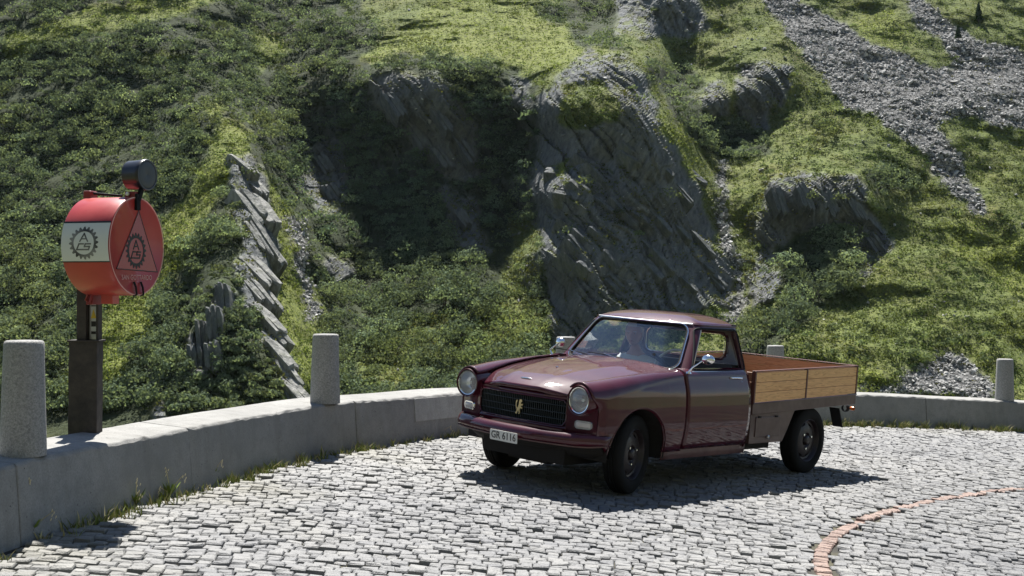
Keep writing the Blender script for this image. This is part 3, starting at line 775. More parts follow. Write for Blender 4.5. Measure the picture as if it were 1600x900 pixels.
# grille surround
pts = [(fx(y) + .001, y, GZ1 - .002) for y in np.linspace(-GY + .03, GY - .03, 13)] + [(fx(GY) + .0, GY + .002, z) for z in (GZ1 - .03, GZ0 + .05)] + [(fx(GY - .03), GY - .02, GZ0 + .01)] + [(fx(y) + .001, y, GZ0 + .002) for y in np.linspace(GY - .06, -GY + .06, 11)] + [(fx(GY - .03), -GY + .02, GZ0 + .01)] + [(fx(GY), -GY - .002, z) for z in (GZ0 + .05, GZ1 - .03)]
MB().tube(pts, .006, 6, closed=True).build('grille_surround', PAINT, truck, smooth=True)
# rampant lion emblem (flat casting on the grille)
lion = [(.10,.0),(.26,.02),(.28,.10),(.42,.28),(.50,.10),(.44,.02),(.62,.02),(.66,.12),(.60,.30),(.66,.42),(.86,.36),(.92,.46),(.76,.52),(.68,.56),(.92,.60),(.98,.72),(.86,.70),(.70,.68),(.72,.80),(.84,.84),(.82,.93),(.70,1.0),(.54,.97),(.46,.86),(.44,.66),(.36,.48),(.26,.40),(.14,.52),(.16,.74),(.26,.86),(.16,.94),(.04,.80),(.05,.50),(.20,.32),(.18,.16),(.06,.10)]
mb = MB(); mb.prism([(-(x - .5) * .085, (y - .5) * .125) for x, y in lion], .008, Matrix.Translation((.596, .0, .638)) @ Matrix(((0,0,1,0),(-1,0,0,0),(0,1,0,0),(0,0,0,1)))); mb.build('lion_emblem', GOLD, truck)
# hood ornament: small chrome badge
mb = MB(); p = hood_pt(.93, 0); mb.lathe([(-.062, .002), (-.04, .009), (0, .014), (.04, .009), (.062, .002)], 12, Matrix.Translation((p[0] - .0, 0, p[2] + .004)) @ Matrix.Rotation(R(90), 4, 'Z') @ Matrix.Diagonal((1, .8, .6, 1))); mb.build('hood_badge', CHROME, truck, smooth=True)
mb = MB(); p = hood_pt(.62, 0); mb.lathe([(-.02, .002), (0, .006), (.02, .002)], 8, Matrix.Translation((p[0], 0, p[2] + .003))); mb.build('washer_nozzle', CHROME, truck, smooth=True)
# --- headlights + indicators
REFL = mat('mirror_silver', (.9, .9, .92), .07, metal=1)
REFL2 = mat('reflector', (.85, .87, .9), .3, metal=1)
for sy in (1, -1):
    hy, hz = .622, .765; hx = .532
    M_ = Matrix.Translation((hx, hy * sy, hz)) @ Matrix.Rotation(R(-sy * 3), 4, 'Z') @ Matrix.Diagonal((1, .95, .95, 1))
    hl = MB().lathe([(-.16, .120), (-.06, .131), (.02, .1325), (.060, .1295), (.075, .124), (.074, .117), (.055, .113), (.045, .108)], 48, M_).build('headlight_housing', PAINT, truck, auto=50)
    MB().lathe([(.045, .113), (.060, .1135), (.068, .109), (.066, .102), (.052, .100)], 48, M_).build('trim_ring', CHROME, hl, auto=60)
    MB().lathe([(-.02, .002), (-.015, .03), (.005, .062), (.025, .085), (.052, .102)], 40, M_).build('reflector', REFL2, hl, auto=70)
    MB().lathe([(.078, .001), (.077, .03), (.072, .06), (.064, .086), (.054, .102)], 40, M_).build('headlight_lens', HLGLASS, hl, auto=70)
    MB().lathe([(-.01, .001), (-.01, .012), (.02, .014), (.03, .008), (.032, .001)], 16, M_).build('bulb_cap', CHROME, hl, auto=60)
    # indicator: rounded box, chrome bezel and two-tone lens, wrapping towards the side
    ind = MB()
    pr = []
    yc = .630; zc = .570
    IM = Matrix.Translation((fx(.66) - .005, yc * sy, zc)) @ Matrix.Rotation(R(sy * 16), 4, 'Z')
    def rr(w_, h_, r_, n=5):
        out = []
        for cx, cy, a0 in ((w_ - r_, h_ - r_, 0), (-w_ + r_, h_ - r_, 90), (-w_ + r_, -h_ + r_, 180), (w_ - r_, -h_ + r_, 270)):
            for i in range(n + 1): a = R(a0 + 90 * i / n); out.append((cx + r_ * math.cos(a), cy + r_ * math.sin(a)))
        return out
    def ringsolid(mbx, levels, MM):
        V = []; n = None
        for (x, w_, h_, r_) in levels:
            q = rr(w_, h_, r_); n = len(q); V += [MM @ Vector((x, a, b)) for a, b in q]
        F = [(l * n + i, l * n + (i + 1) % n, (l + 1) * n + (i + 1) % n, (l + 1) * n + i) for l in range(len(levels) - 1) for i in range(n)]
        F.append(tuple(range((len(levels) - 1) * n, len(levels) * n))); mbx.add(V, F)
    ringsolid(ind, [(-.04, .082, .038, .03), (.015, .080, .037, .03), (.022, .076, .033, .028), (.022, .068, .026, .022), (.016, .066, .024, .02)], IM)
    io = ind.build('indicator', CHROME, truck, auto=40)
    le = MB(); ringsolid(le, [(.014, .065, .023, .02), (.024, .060, .020, .018), (.027, .045, .012, .01)], IM); le.build('indicator_lens', LENS, io, auto=60)
# --- bumper
def bump(y): return .780 - .12 * (abs(y) / .62) ** 2.0 if abs(y) < .62 else .660 - .20 * ((abs(y) - .62) / .19) ** 1.4 - .387 * (abs(y) - .62) * .35
prof = [(-.065, .500), (-.040, .504), (-.016, .492), (.0, .470), (.004, .440), (-.006, .414), (-.040, .405)]
V = []; ys = list(np.linspace(-.812, .812, 57))
for y in ys:
    k = 1 - .25 * smooth01((abs(y) - .71) / .10)
    for (dx, z) in prof: V.append((bump(y) + dx, y, .455 + (z - .455) * k))
mbp = sheet('front_bumper', V, len(ys), len(prof), PAINT, truck, th=.004, auto=55)
V = []
for y in ys:
    k = 1 - .25 * smooth01((abs(y) - .71) / .10)
    for (dx, z) in ((.001, .4125), (-.006, .402), (-.045, .400)): V.append((bump(y) + dx, y, .455 + (z - .455) * k))
sheet('bumper_underlip', V, len(ys), 3, PAINT_DULL, mbp, th=.003)
for y in (-.45, .45): MB().box((.45, y - .03, .40), (bump(y) - .04, y + .03, .46)).build('bumper_bracket', UNDER, truck)
# number plate
PM = Matrix.Translation((.798, .03, .405)) @ Matrix.Rotation(R(5), 4, 'Y')
MB2 = MB(); 
q = rr(.150, .042, .008); n = len(q); V = [PM @ Vector((0, a, b)) for a, b in q] + [PM @ Vector((-.004, a, b)) for a, b in q]
MB2.add(V, [tuple(range(n)), tuple(range(n, 2 * n))[::-1]] + [(i, (i + 1) % n, n + (i + 1) % n, n + i) for i in range(n)])
npl = MB2.build('number_plate', PLATE, truck)
mapped(text2d('GR 6116', .082, .0007), lambda x, y, h: tuple(PM @ Vector((.0003 + h, x * .92, y))), 'lettering', PLATETXT, npl)
q1 = rr(.1465, .0385, .006); V = [PM @ Vector((.0012, a, b)) for a, b in q1] + [PM @ Vector((.0012, a * .985, b * .95)) for a, b in q1]
# --- doors, sills, rear quarter of the cab
XD0, XD1, XC = -.622, -1.612, -1.665
ZB = 1.0
for sy in (1, -1):
    P = []; xs = list(np.linspace(XD0, XD1, 26)); nv = 0
    for x in xs:
        pr = fender_profile(x, .352); pr[-1] = (x, pr[-1][1] - .01, pr[-1][2] - .004); nv = len(pr); P += [(a - (.018 * smooth01((.5 - c) / .2) if x == 0 else 0), b * sy, c) for a, b, c in pr]
    # rolled edges
    d = sheet('door', P, len(xs), nv, PAINT, truck, th=.02, flip=(sy > 0))
    # handle
    hm = MB(); yy = (Wd(-1.4) * shp(.945)) * sy
    hm.tube([(-1.31, yy, .950), (-1.315, yy + .028 * sy, .953), (-1.38, yy + .036 * sy, .953), (-1.47, yy + .034 * sy, .950), (-1.475, yy, .948)], [.008, .009, .008, .009, .009], 8)
    ho = hm.build('door_handle', CHROME, d, smooth=True)
    MB().lathe([(0, .012), (.012, .012), (.018, .009), (.02, .001)], 14, Matrix.Translation((-1.49, Wd(-1.4) * shp(.91) * sy, .912)) @ Matrix.Rotation(R(90 * sy), 4, 'Z')).build('lock', CHROME, d, auto=50)
    P = []; xs = list(np.linspace(XD1 - .004, XC - .012, 5))
    for x in xs:
        pr = fender_profile(x, SILL - .01); nv = len(pr); tt = smooth01((XD1 - x) / .06)
        P += [(a, (b - .03 * tt * tt) * sy, c) for a, b, c in pr]
    sheet('cab_corner', P, len(xs), nv, PAINT, truck, th=.01, flip=(sy > 0))
    # sill
    xs = list(np.linspace(-.37, XC, 14)); P = []
    for x in xs:
        for (y, z) in ((.742, .348), (.757, .342), (.757, .30), (.745, .262), (.70, .25)): P.append((x, y * sy, z))
    sheet('sill', P, len(xs), 5, PAINT_DULL, truck, th=.004, flip=(sy > 0), auto=30)
# cab back wall below the belt, floor pan and firewall
mb = MB(); mb.box((XC - .005, -.74, .30), (XC + .015, .74, 1.0)); mb.build('cab_back_panel', PAINT, truck, bevel=.01)
mb = MB(); mb.box((XC + .02, -.70, .27), (-.38, .70, .30)); mb.box((-.40, -.74, .30), (-.38, .74, .90)); mb.box((-.38, -.45, .22), (.52, .45, .50)); mb.build('floor_pan', UNDER, truck)
# black sheets put behind the shut lines so the gaps look shaded
for sy in (1, -1):
    for xx in (-.6185, -1.6155):
        P = []
        for dx in (-.01, .01):
            for p in fender_profile(xx + dx, .36): P.append((p[0], (p[1] - .022) * sy, p[2] - .012))
        sheet('shut_line_dark', P, 2, len(P) // 2, BLACK, truck, th=0)
# --- greenhouse: loops from belt (h=0) to roof edge (h=1)
def loop_params(h):
    e = h
    return dict(z=.985 + .418 * e, xf=-.685 + -.335 * e, yf=.665 - .135 * e, bow=.085 + .03 * e - .0, ys=.735 - .135 * e - .02 * e * e, xr=-1.688 - .02 * e * (1 - e) * 2 - .005 * e, yr=.60 - .08 * e)
NF, NC, NS, NR = 40, 5, 44, 30       # samples: windshield, A corner, side, rear half...
def loop(h, inset=0.):
    p = loop_params(h); z = p['z']; pts = []
    ys, yf = p['ys'], p['yf']
    xA = p['xf'] - .055                     # where side starts
    # front: y from yf to -yf ; curved
    front = [(p['xf'] + p['bow'] * (1 - (t) ** 2) ** 1.0 * 1.0, yf * t) for t in np.linspace(1, -1, NF + 1)]
    def corner(a, b, c, n):                 # quadratic bezier a->c via b, excluding ends
        return [((1 - t) ** 2 * a[0] + 2 * t * (1 - t) * b[0] + t * t * c[0], (1 - t) ** 2 * a[1] + 2 * t * (1 - t) * b[1] + t * t * c[1]) for t in [i / n for i in range(1, n)]]
    a = (p['xf'], -yf); c = (xA - .02, -ys); b = (p['xf'] - .018, -ys + .001)
    c1 = corner(a, b, c, NC)
    xe = p['xr'] + .10
    side = [(c[0] + (xe - c[0]) * t, -ys - .006 * math.sin(math.pi * t)) for t in np.linspace(0, 1, NS + 1)]
    c2 = corner((xe, -ys), (p['xr'] + .0, -ys), (p['xr'], -ys + .13), 8)
    yr = ys - .13
    rear = [(p['xr'], -yr + 2 * yr * t) for t in np.linspace(0, 1, NR + 1)]
    right = front + c1 + side + c2 + rear
    # mirror for the other side
    c2m = [(x, -y) for x, y in reversed(c2)]; sm_ = [(x, -y) for x, y in reversed(side)]; c1m = [(x, -y) for x, y in reversed(c1)]
    full = right + c2m + sm_ + c1m
    return [Vector((x, y, z)) for x, y in full]
NH = 34
hs = [i / NH for i in range(NH + 1)]
LP = [loop(h) for h in hs]; nL = len(LP[0])
i_side = (NF + 1) + (NC - 1); i_rear = i_side + NS + 1 + 7; i_side2 = i_rear + NR + 1 + 7
def sdrr(u, v, w_, h_, r_):
    qx, qy = abs(u) - w_ + r_, abs(v) - h_ + r_; return min(max(qx, qy), 0) + math.hypot(max(qx, 0), max(qy, 0)) - r_
def win_sd(i, j):
    """signed distance-ish (metres) of loop vertex (height i, index j) to the nearest window opening; negative inside"""
    h = hs[i]; best = 9
    if j <= NF: t = (j / NF - .5) * 2; best = min(best, sdrr(t * .60, (h - .505) * .47, .572, .212, .085))
    if i_side <= j <= i_side + NS or i_side2 <= j <= i_side2 + NS:
        t = (j - i_side) / NS if j < i_rear else 1 - (j - i_side2) / NS
        x = LP[i][j].x
        # front edge leans with the A pillar, rear edge upright
        xf = LP[i][j].x; x0 = -.752 - .285 * h; x1 = -1.612
        u = (x - (x0 + x1) / 2); w_ = (x0 - x1) / 2; best = min(best, sdrr(u, (h - .485) * .43, w_, .185, .035))
    if i_rear <= j <= i_rear + NR:
        y = LP[i][j].y; best = min(best, sdrr(y, (h - .53) * .43, .46, .125, .075))
    return best
SD = [[win_sd(i, j) for j in range(nL)] for i in range(NH + 1)]
V = [list(p) for L_ in LP for p in L_]
def vi(i, j): return i * nL + j % nL
faces = []; 
for i in range(NH):
    for j in range(nL):
        c = [(i, j), (i, (j + 1) % nL), (i + 1, (j + 1) % nL), (i + 1, j)]
        if sum(SD[a][b] for a, b in c) / 4 > 0: faces.append(tuple(vi(a, b) for a, b in c))
# snap rim vertices onto the contour
used = {}
for f in faces:
    for a in f: used[a] = used.get(a, 0) + 1
Vn = [tuple(v) for v in V]
for i in range(1, NH):
    for j in range(nL):
        k = vi(i, j)
        if used.get(k, 0) in (1, 2, 3) and abs(SD[i][j]) < .03:
            gx = (SD[i][(j + 1) % nL] - SD[i][j - 1]); gy = SD[i + 1][j] - SD[i - 1][j]
            ex = LP[i][(j + 1) % nL] - LP[i][j - 1]; ey = LP[i + 1][j] - LP[i - 1][j]
            lx, ly = max(ex.length, 1e-5), max(ey.length, 1e-5); g = Vector((gx / lx, gy / ly)); gl = max(g.length, .2)
            mv = (ex / lx) * (-SD[i][j] * g.x / gl ** 2) + (ey / ly) * (-SD[i][j] * g.y / gl ** 2)
            if mv.length > .016: mv = mv.normalized() * .016
            Vn[k] = tuple(Vector(V[k]) + mv)
keep = sorted(used); mp = {k: n for n, k in enumerate(keep)}
shell = mesh('cab_frame', [Vn[k] for k in keep], [tuple(mp[a] for a in f) for f in faces], PAINT, truck, smooth=True)
shell.data.set_sharp_from_angle(angle=R(50))
sm_ = shell.modifiers.new('solid', 'SOLIDIFY'); sm_.thickness = .022; sm_.offset = 1
bm = bmesh.new(); bm.from_mesh(shell.data); bmesh.ops.recalc_face_normals(bm, faces=bm.faces)
c = sum((f.normal.dot(f.calc_center_median() - Vector((-1.2, 0, 1.2))) for f in bm.faces)) 
if c < 0: bmesh.ops.reverse_faces(bm, faces=bm.faces)
bm.to_mesh(shell.data); bm.free(); sm_.offset = -1
# roof: inset rings towards a crown
top = LP[-1]; cx0 = Vector((-1.42, 0, 0)); V = []; rings = 16
for r_ in range(rings + 1):
    t = r_ / rings
    for p in top:
        q = Vector((p.x, p.y, 0)).lerp(cx0, t)
        k = (1 - t)
        V.append((q.x, q.y, 1.403 + .090 * (1 - k ** 3.2) + (.0 if r_ else 0)))
F = grid(V, rings + 1, nL)
F = [(r_ * nL + j, r_ * nL + (j + 1) % nL, (r_ + 1) * nL + (j + 1) % nL, (r_ + 1) * nL + j) for r_ in range(rings) for j in range(nL)]
rf = mesh('roof', V, F, PAINT, truck, smooth=True); bm = bmesh.new(); bm.from_mesh(rf.data); bmesh.ops.remove_doubles(bm, verts=bm.verts, dist=.0005); bmesh.ops.recalc_face_normals(bm, faces=bm.faces)
if sum(f.normal.z for f in bm.faces) < 0: bmesh.ops.reverse_faces(bm, faces=bm.faces)
bm.to_mesh(rf.data); bm.free(); m_ = rf.modifiers.new('solid', 'SOLIDIFY'); m_.thickness = .008; m_.offset = -1
# drip rail
j0 = NF - 1; rail = [top[j] + Vector((0, -.004, -.004)) for j in range(NF, i_rear)]
MB().tube([p for p in rail], .009, 8).build('drip_rail', PAINT, truck, smooth=True)
MB().tube([Vector((p.x, -p.y, p.z)) for p in rail], .009, 8).build('drip_rail', PAINT, truck, smooth=True)
MB().tube([top[j] + Vector((.006, 0, -.002)) for j in range(0, NF + 1)], .008, 8).build('header_trim', ALU, truck, smooth=True)
# dark roll at the rear edge of the roof
MB().tube([top[j] + Vector((-.004, 0, .004)) for j in range(i_rear - 10, i_rear + NR + 11)], .012, 8).build('roof_seam', BLACK, truck, smooth=True)
def at_h(h, j):
    x = max(0, min(NH - 1e-6, h * NH)); i = int(x); return LP[i][j % nL].lerp(LP[i + 1][j % nL], x - i)
def contour_wind(side=0, n=64, grow=0.):
    """3-D outline points of an opening; side 0 windshield, 1 left, -1 right, 2 rear"""
    out = []
    def pos(u, v):
        if side == 0:
            h = v / .47 + .505; jf = (u / .60 / 2 + .5) * NF
        elif side == 2:
            h = v / .43 + .53; Lr = at_h(h, i_rear).y; jf = i_rear + (u - Lr) / (-2 * Lr) * NR
        else:
            h = v / .43 + .485; x0 = -.752 - .285 * h; x1 = -1.612; x = (x0 + x1) / 2 + u * ((x0 - x1) / 2) / .36
            a = at_h(h, i_side); b = at_h(h, i_side + NS); t = (x - a.x) / (b.x - a.x); jf = i_side + t * NS
        j = int(math.floor(jf)); p = at_h(h, j).lerp(at_h(h, j + 1), jf - j)
        if side == 1: p = Vector((p.x, -p.y, p.z))
        return p
    w_, h_, r_ = {0: (.572, .212, .085), 2: (.46, .125, .075)}.get(side, (.36, .185, .035))
    q = rr(w_ + grow, h_ + grow, r_ + grow, 8); dense = []
    for a, b in zip(q, q[1:] + q[:1]):
        L_ = math.hypot(a[0] - b[0], a[1] - b[1]); m = max(1, int(L_ / .035))
        for k in range(m): dense.append((a[0] + (b[0] - a[0]) * k / m, a[1] + (b[1] - a[1]) * k / m))
    return [pos(u, v) for u, v in dense], pos, (w_, h_)
def pane(name, side, nu=24, nv=10, inset=.010):
    _, pos, (w_, h_) = contour_wind(side); V = []
    for i in range(nu + 1):
        for j in range(nv + 1):
            p = pos(-w_ - .012 + 2 * (w_ + .012) * i / nu, -h_ - .010 + 2 * (h_ + .010) * j / nv)
            q = Vector((-1.2, 0, p.z)); d = (p - q); d = d.normalized(); V.append(tuple(p - d * inset))
    o = mesh(name, V, grid(V, nu + 1, nv + 1), GLASS, truck, smooth=True); return o
pane('windscreen', 0); pane('rear_window', 2)
for s_ in (1, -1):
    c_, _, _ = contour_wind(s_); MB().tube(c_, .010, 8, closed=True).build('window_seal', BLACK, truck, smooth=True)
# side glass: wound down part way on the near side in the photo we see clearly through, so only a far-side pane
pane('side_window', -1, 12, 8)
c_, _, _ = contour_wind(0); MB().tube(c_, .013, 8, closed=True).build('windscreen_rubber', BLACK, truck, smooth=True)
c2_, _, _ = contour_wind(0, grow=.012)
MB().tube([p + Vector((.010, 0, .004)) for p in c2_], .0065, 8, closed=True).build('windscreen_trim', CHROME, truck, smooth=True)
c_, _, _ = contour_wind(2); MB().tube(c_, .011, 8, closed=True).build('rear_window_seal', BLACK, truck, smooth=True)
c_, _, _ = contour_wind(2, grow=-.008); MB().tube([p + Vector((.026, 0, 0)) for p in c_], .004, 6, closed=True).build('rear_window_trim', CHROME, truck, smooth=True)
# belt trim along the door top
for sy in (1, -1): MB().tube([(x, (.738 + .003) * sy, 1.002) for x in np.linspace(-.74, -1.6, 12)], .007, 8).build('belt_trim', ALU, truck, smooth=True)
# cowl between hood and glass
V = []
for i in range(41):
    t = -1 + 2 * i / 40; a = hood_pt(0, t); jf = NF * (.5 - t / 2); j = int(jf); j = min(j, NF - 1); b = at_h(.0, j).lerp(at_h(.0, j + 1), jf - j)
    V += [(a[0] + .012, a[1], a[2] - .006), (a[0] - .01, a[1], a[2] - .012), (b.x + .004, b.y, b.z + .004), (b.x - .004, b.y, b.z + .012)]
sheet('cowl', V, 41, 4, PAINT, truck, th=.004, auto=40)
for sy in (1, -1):      # cowl sides up to the door
    V = []
    for i in range(8):
        x = -.60 - .14 * i / 7; e = fender_profile(min(x, -.6), .7)[-1]; b = LP[0][0] if sy > 0 else LP[0][NF]
        V += [(x, e[1] * sy, e[2]), (x, .64 * sy, .995)]
    sheet('cowl_side', V, 8, 2, PAINT, truck, th=.004)
# wipers
for (yb, yt, dzv) in ((.20, -.13, .10), (-.28, -.55, .10)):
    b = Vector((-.575, yb, 1.022)) if abs(yb) < .25 else Vector((-.60, yb, 1.018))
    wr = MB().tube([b, b + Vector((-.012, (yt - yb) * .5, .030)), b + Vector((-.045, (yt - yb), .050))], [.006, .004, .0035], 6).build('wiper_arm', CHROME, truck, smooth=True)
    e = b + Vector((-.040, (yt - yb), .046)); MB().tube([e + Vector((.0 , .21, -.016)), e, e + Vector((-.02, -.20, .002))], .005, 6).build('wiper_blade', BLACK, wr, smooth=True)
    MB().lathe([(0, .014), (.02, .012), (.03, .004)], 10, Matrix.Translation(b) @ Matrix.Rotation(R(-90), 4, 'Y')).build('wiper_pivot', BLACK, wr, auto=40)
# mirrors
def mirror(sy, oy=1.):
    root_p = Vector((-.655, .77 * sy, 1.000))
    arm = MB().tube([root_p, root_p + Vector((-.005, .035 * sy, .045)), root_p + Vector((-.02, .12 * sy * oy, .11))], [.011, .008, .006], 8).build('mirror_arm', CHROME, truck, smooth=True)
    MB().lathe([(-.006, .001), (-.006, .022), (.008, .026), (.010, .001)], 16, Matrix.Translation(root_p) @ Matrix.Rotation(R(90), 4, 'Y')).build('mirror_foot', CHROME, arm, auto=40)
    c = root_p + Vector((-.03, .165 * sy * oy, .125)); M_ = Matrix.Translation(c) @ Matrix.Rotation(R(8 * sy), 4, 'Z') @ Matrix.Diagonal((1, 1, .72, 1))
    MB().lathe([(-.012, .058), (-.006, .061), (.008, .056), (.022, .036), (.028, .012), (.029, .001)], 28, M_).build('mirror_shell', CHROME, arm, auto=60)
    MB().lathe([(-.010, .001), (-.010, .057)], 28, M_).build('mirror_glass', REFL, arm)
mirror(1); mirror(-1, -.35)
# --- interior
st = MB()
def cushion(mbx, x0, x1, y0, y1, z0, z1, lean=0):
    n = 7; V = []
    for i in range(n):
        for j in range(n):
            u, v = i / (n - 1), j / (n - 1); bul = (math.sin(math.pi * u) * math.sin(math.pi * v)) ** .35
            V.append((0, y0 + (y1 - y0) * u, z0 + (z1 - z0) * v, bul))
    A = [(x1 + .0 + (x0 - x1) * (1 - .15 * (1 - b)) * 0 + lean * (z - z0) + (x1 - x0) * (b * .5), y, z) for _, y, z, b in V]
    Bk = [(x0 + lean * (z - z0), y, z) for _, y, z, b in V]
    F = grid(A, n, n); m = n * n; F2 = [tuple(q + m for q in f[::-1]) for f in F]
    rim = [i for i in range(n)] + [i * n + n - 1 for i in range(1, n)] + [(n - 1) * n + i for i in range(n - 2, -1, -1)] + [i * n for i in range(n - 2, 0, -1)]
    mbx.add(A + Bk, F + F2 + [(a, b, b + m, a + m) for a, b in zip(rim, rim[1:] + rim[:1])])
cushion(st, -1.60, -1.50, -.64, .64, .50, 1.05, -.06); so = st.build('seat_back', SEATM, truck, auto=60, bevel=0)
MB().box((-1.52, -.64, .42), (-1.02, .64, .56)).build('seat_cushion', SEATM, truck, bevel=.04, seg=3)
MB().box((-.90, -.66, .78), (-.72, .66, .985)).build('dashboard', mat('dash_paint', (.04, .015, .015), .4), truck, bevel=.03, seg=3)
SWM = Matrix.Translation((-1.00, .34, .985)) @ Matrix.Rotation(R(-28), 4, 'Y')
sw = MB().tube([SWM @ Vector((0, .195 * math.cos(a), .195 * math.sin(a))) for a in [i * math.pi / 18 for i in range(36)]], .011, 8, closed=True).build('steering_wheel', IVORY, truck, smooth=True)
MB().tube([SWM @ Vector((0, -.19, 0)), SWM @ Vector((.02, 0, -.01)), SWM @ Vector((0, .19, 0))], .008, 6).build('spoke', IVORY, sw, smooth=True)
MB().tube([SWM @ Vector((.02, 0, 0)), SWM @ Vector((.30, 0, -.02))], .02, 8).build('steering_column', BLACK, sw, smooth=True)
im = MB(); im.box((-1.035, -.09, 1.335), (-1.015, .09, 1.385)); im.build('interior_mirror', BLACK, truck, bevel=.012, seg=3)
# --- wheels
def wheel(x, y, steer, name='wheel'):
    sy = 1 if y > 0 else -1; M_ = Matrix.Translation((x, y, .325)) @ Matrix.Rotation(R(steer), 4, 'Z') @ Matrix.Rotation(R(90 * sy), 4, 'Z')
    # local X = outward
    wm = MB(); prof = [(-.062, .205), (-.078, .225), (-.084, .262), (-.076, .300), (-.062, .318), (-.05, .3235), (-.030, .325), (-.027, .318), (-.021, .318), (-.018, .3262), (-.003, .3265), (0, .3195), (.003, .3265), (.018, .3262), (.021, .318), (.027, .318), (.030, .325), (.05, .3235), (.062, .318), (.076, .300), (.084, .262), (.078, .225), (.062, .205)]
    wm.lathe(prof, 56, M_); wo_ = wm.build('wheel', RUBBER, truck, auto=35)
    rm = MB(); rm.lathe([(-.06, .195), (.058, .208), (.066, .212), (.070, .206), (.062, .198), (.040, .192), (.030, .186), (.026, .170)], 48, M_)
    rm.build('rim', WHEELM, wo_, auto=35)
    # disc with ten slots
    n = 48; V = []; F = []
    rad = [.172, .150, .128, .105, .075, .060, .045]; hx_ = [.028, .034, .040, .046, .046, .030, .030]
    for i in range(n):
        a = 2 * math.pi * i / n
        for r_, h_ in zip(rad, hx_): V.append(M_ @ Vector((h_, r_ * math.cos(a), r_ * math.sin(a))))
    k = len(rad)
    for i in range(n):
        j = (i + 1) % n
        for q in range(k - 1):
            if q == 0 and (i % 6) in (1, 2, 3): continue
            F.append((i * k + q, i * k + q + 1, j * k + q + 1, j * k + q))
    mesh('wheel_disc', V, F, WHEELM, wo_, smooth=True).data.set_sharp_from_angle(angle=R(30))
    MB().lathe([(.0, .10), (.0, .17), (-.03, .185)], 32, M_).build('brake_drum', UNDER, wo_)
    MB().lathe([(.028, .052), (.050, .050), (.062, .040), (.066, .02), (.067, .001)], 24, M_).build('hub_cap', WHEELM, wo_, auto=40)
    for a in (20, 140, 260): MB().lathe([(.045, .011), (.058, .011), (.060, .001)], 6, M_ @ Matrix.Translation((0, .085 * math.cos(R(a)), .085 * math.sin(R(a))))).build('wheel_nut', CHROME, wo_)
wheel(.0, .675, 14); wheel(.0, -.675, 14); wheel(-2.84, .685, 0); wheel(-2.84, -.685, 0)
# chassis, axles, exhaust
mb = MB()
for y in (-.40, .40): mb.box((-3.6, y - .03, .40), (.5, y + .03, .50))
mb.box((-2.90, -.62, .29), (-2.78, .62, .36)); mb.box((-.06, -.58, .26), (.06, .58, .33)); mb.box((-3.0, -.12, .24), (-2.7, .12, .44)); mb.box((-.3, -.22, .19), (.45, .22, .40))
mb.build('chassis', UNDER, truck)
for y in (-.46, .46):
    MB().tube([(-3.45, y, .46), (-3.15, y, .36), (-2.84, y, .34), (-2.5, y, .36), (-2.25, y, .47)], .022, 6).build('leaf_spring', UNDER, truck)
MB().tube([(-.3, -.28, .26), (-2.3, -.26, .27), (-3.5, -.34, .36), (-3.74, -.36, .36)], .022, 8).build('exhaust_pipe', UNDER, truck, smooth=True)
MB().box((-2.3, .46, .26), (-1.75, .64, .33)).build('fuel_tank', UNDER, truck, bevel=.02)
# --- load bed (slopes up slightly to the tail, as in the photo)
BX0, BX1, BY_ = -1.690, -3.665, .80
def bz(x): return .030 * (BX0 - x) 
def slab(name, x0, x1, y0, y1, z0, z1, m, parent, bev=.003, **k):
    mb = MB(); V = [(x0, y0, z0 + bz(x0)), (x1, y0, z0 + bz(x1)), (x1, y1, z0 + bz(x1)), (x0, y1, z0 + bz(x0)), (x0, y0, z1 + bz(x0)), (x1, y0, z1 + bz(x1)), (x1, y1, z1 + bz(x1)), (x0, y1, z1 + bz(x0))]
    mb.add(V, [(0,3,2,1),(4,5,6,7),(0,1,5,4),(1,2,6,5),(2,3,7,6),(3,0,4,7)]); return mb.build(name, m, parent, bevel=bev, **k)
bed = empty('load_bed', (0, 0, 0)); bed.parent = truck
def bed_plank(name, x0, x1, y0, y1, z0, z1, m):
    o = slab(name, x0, x1, y0, y1, z0, z1, m, truck); return o
ZL, ZT = .722, 1.000; xm = -2.630
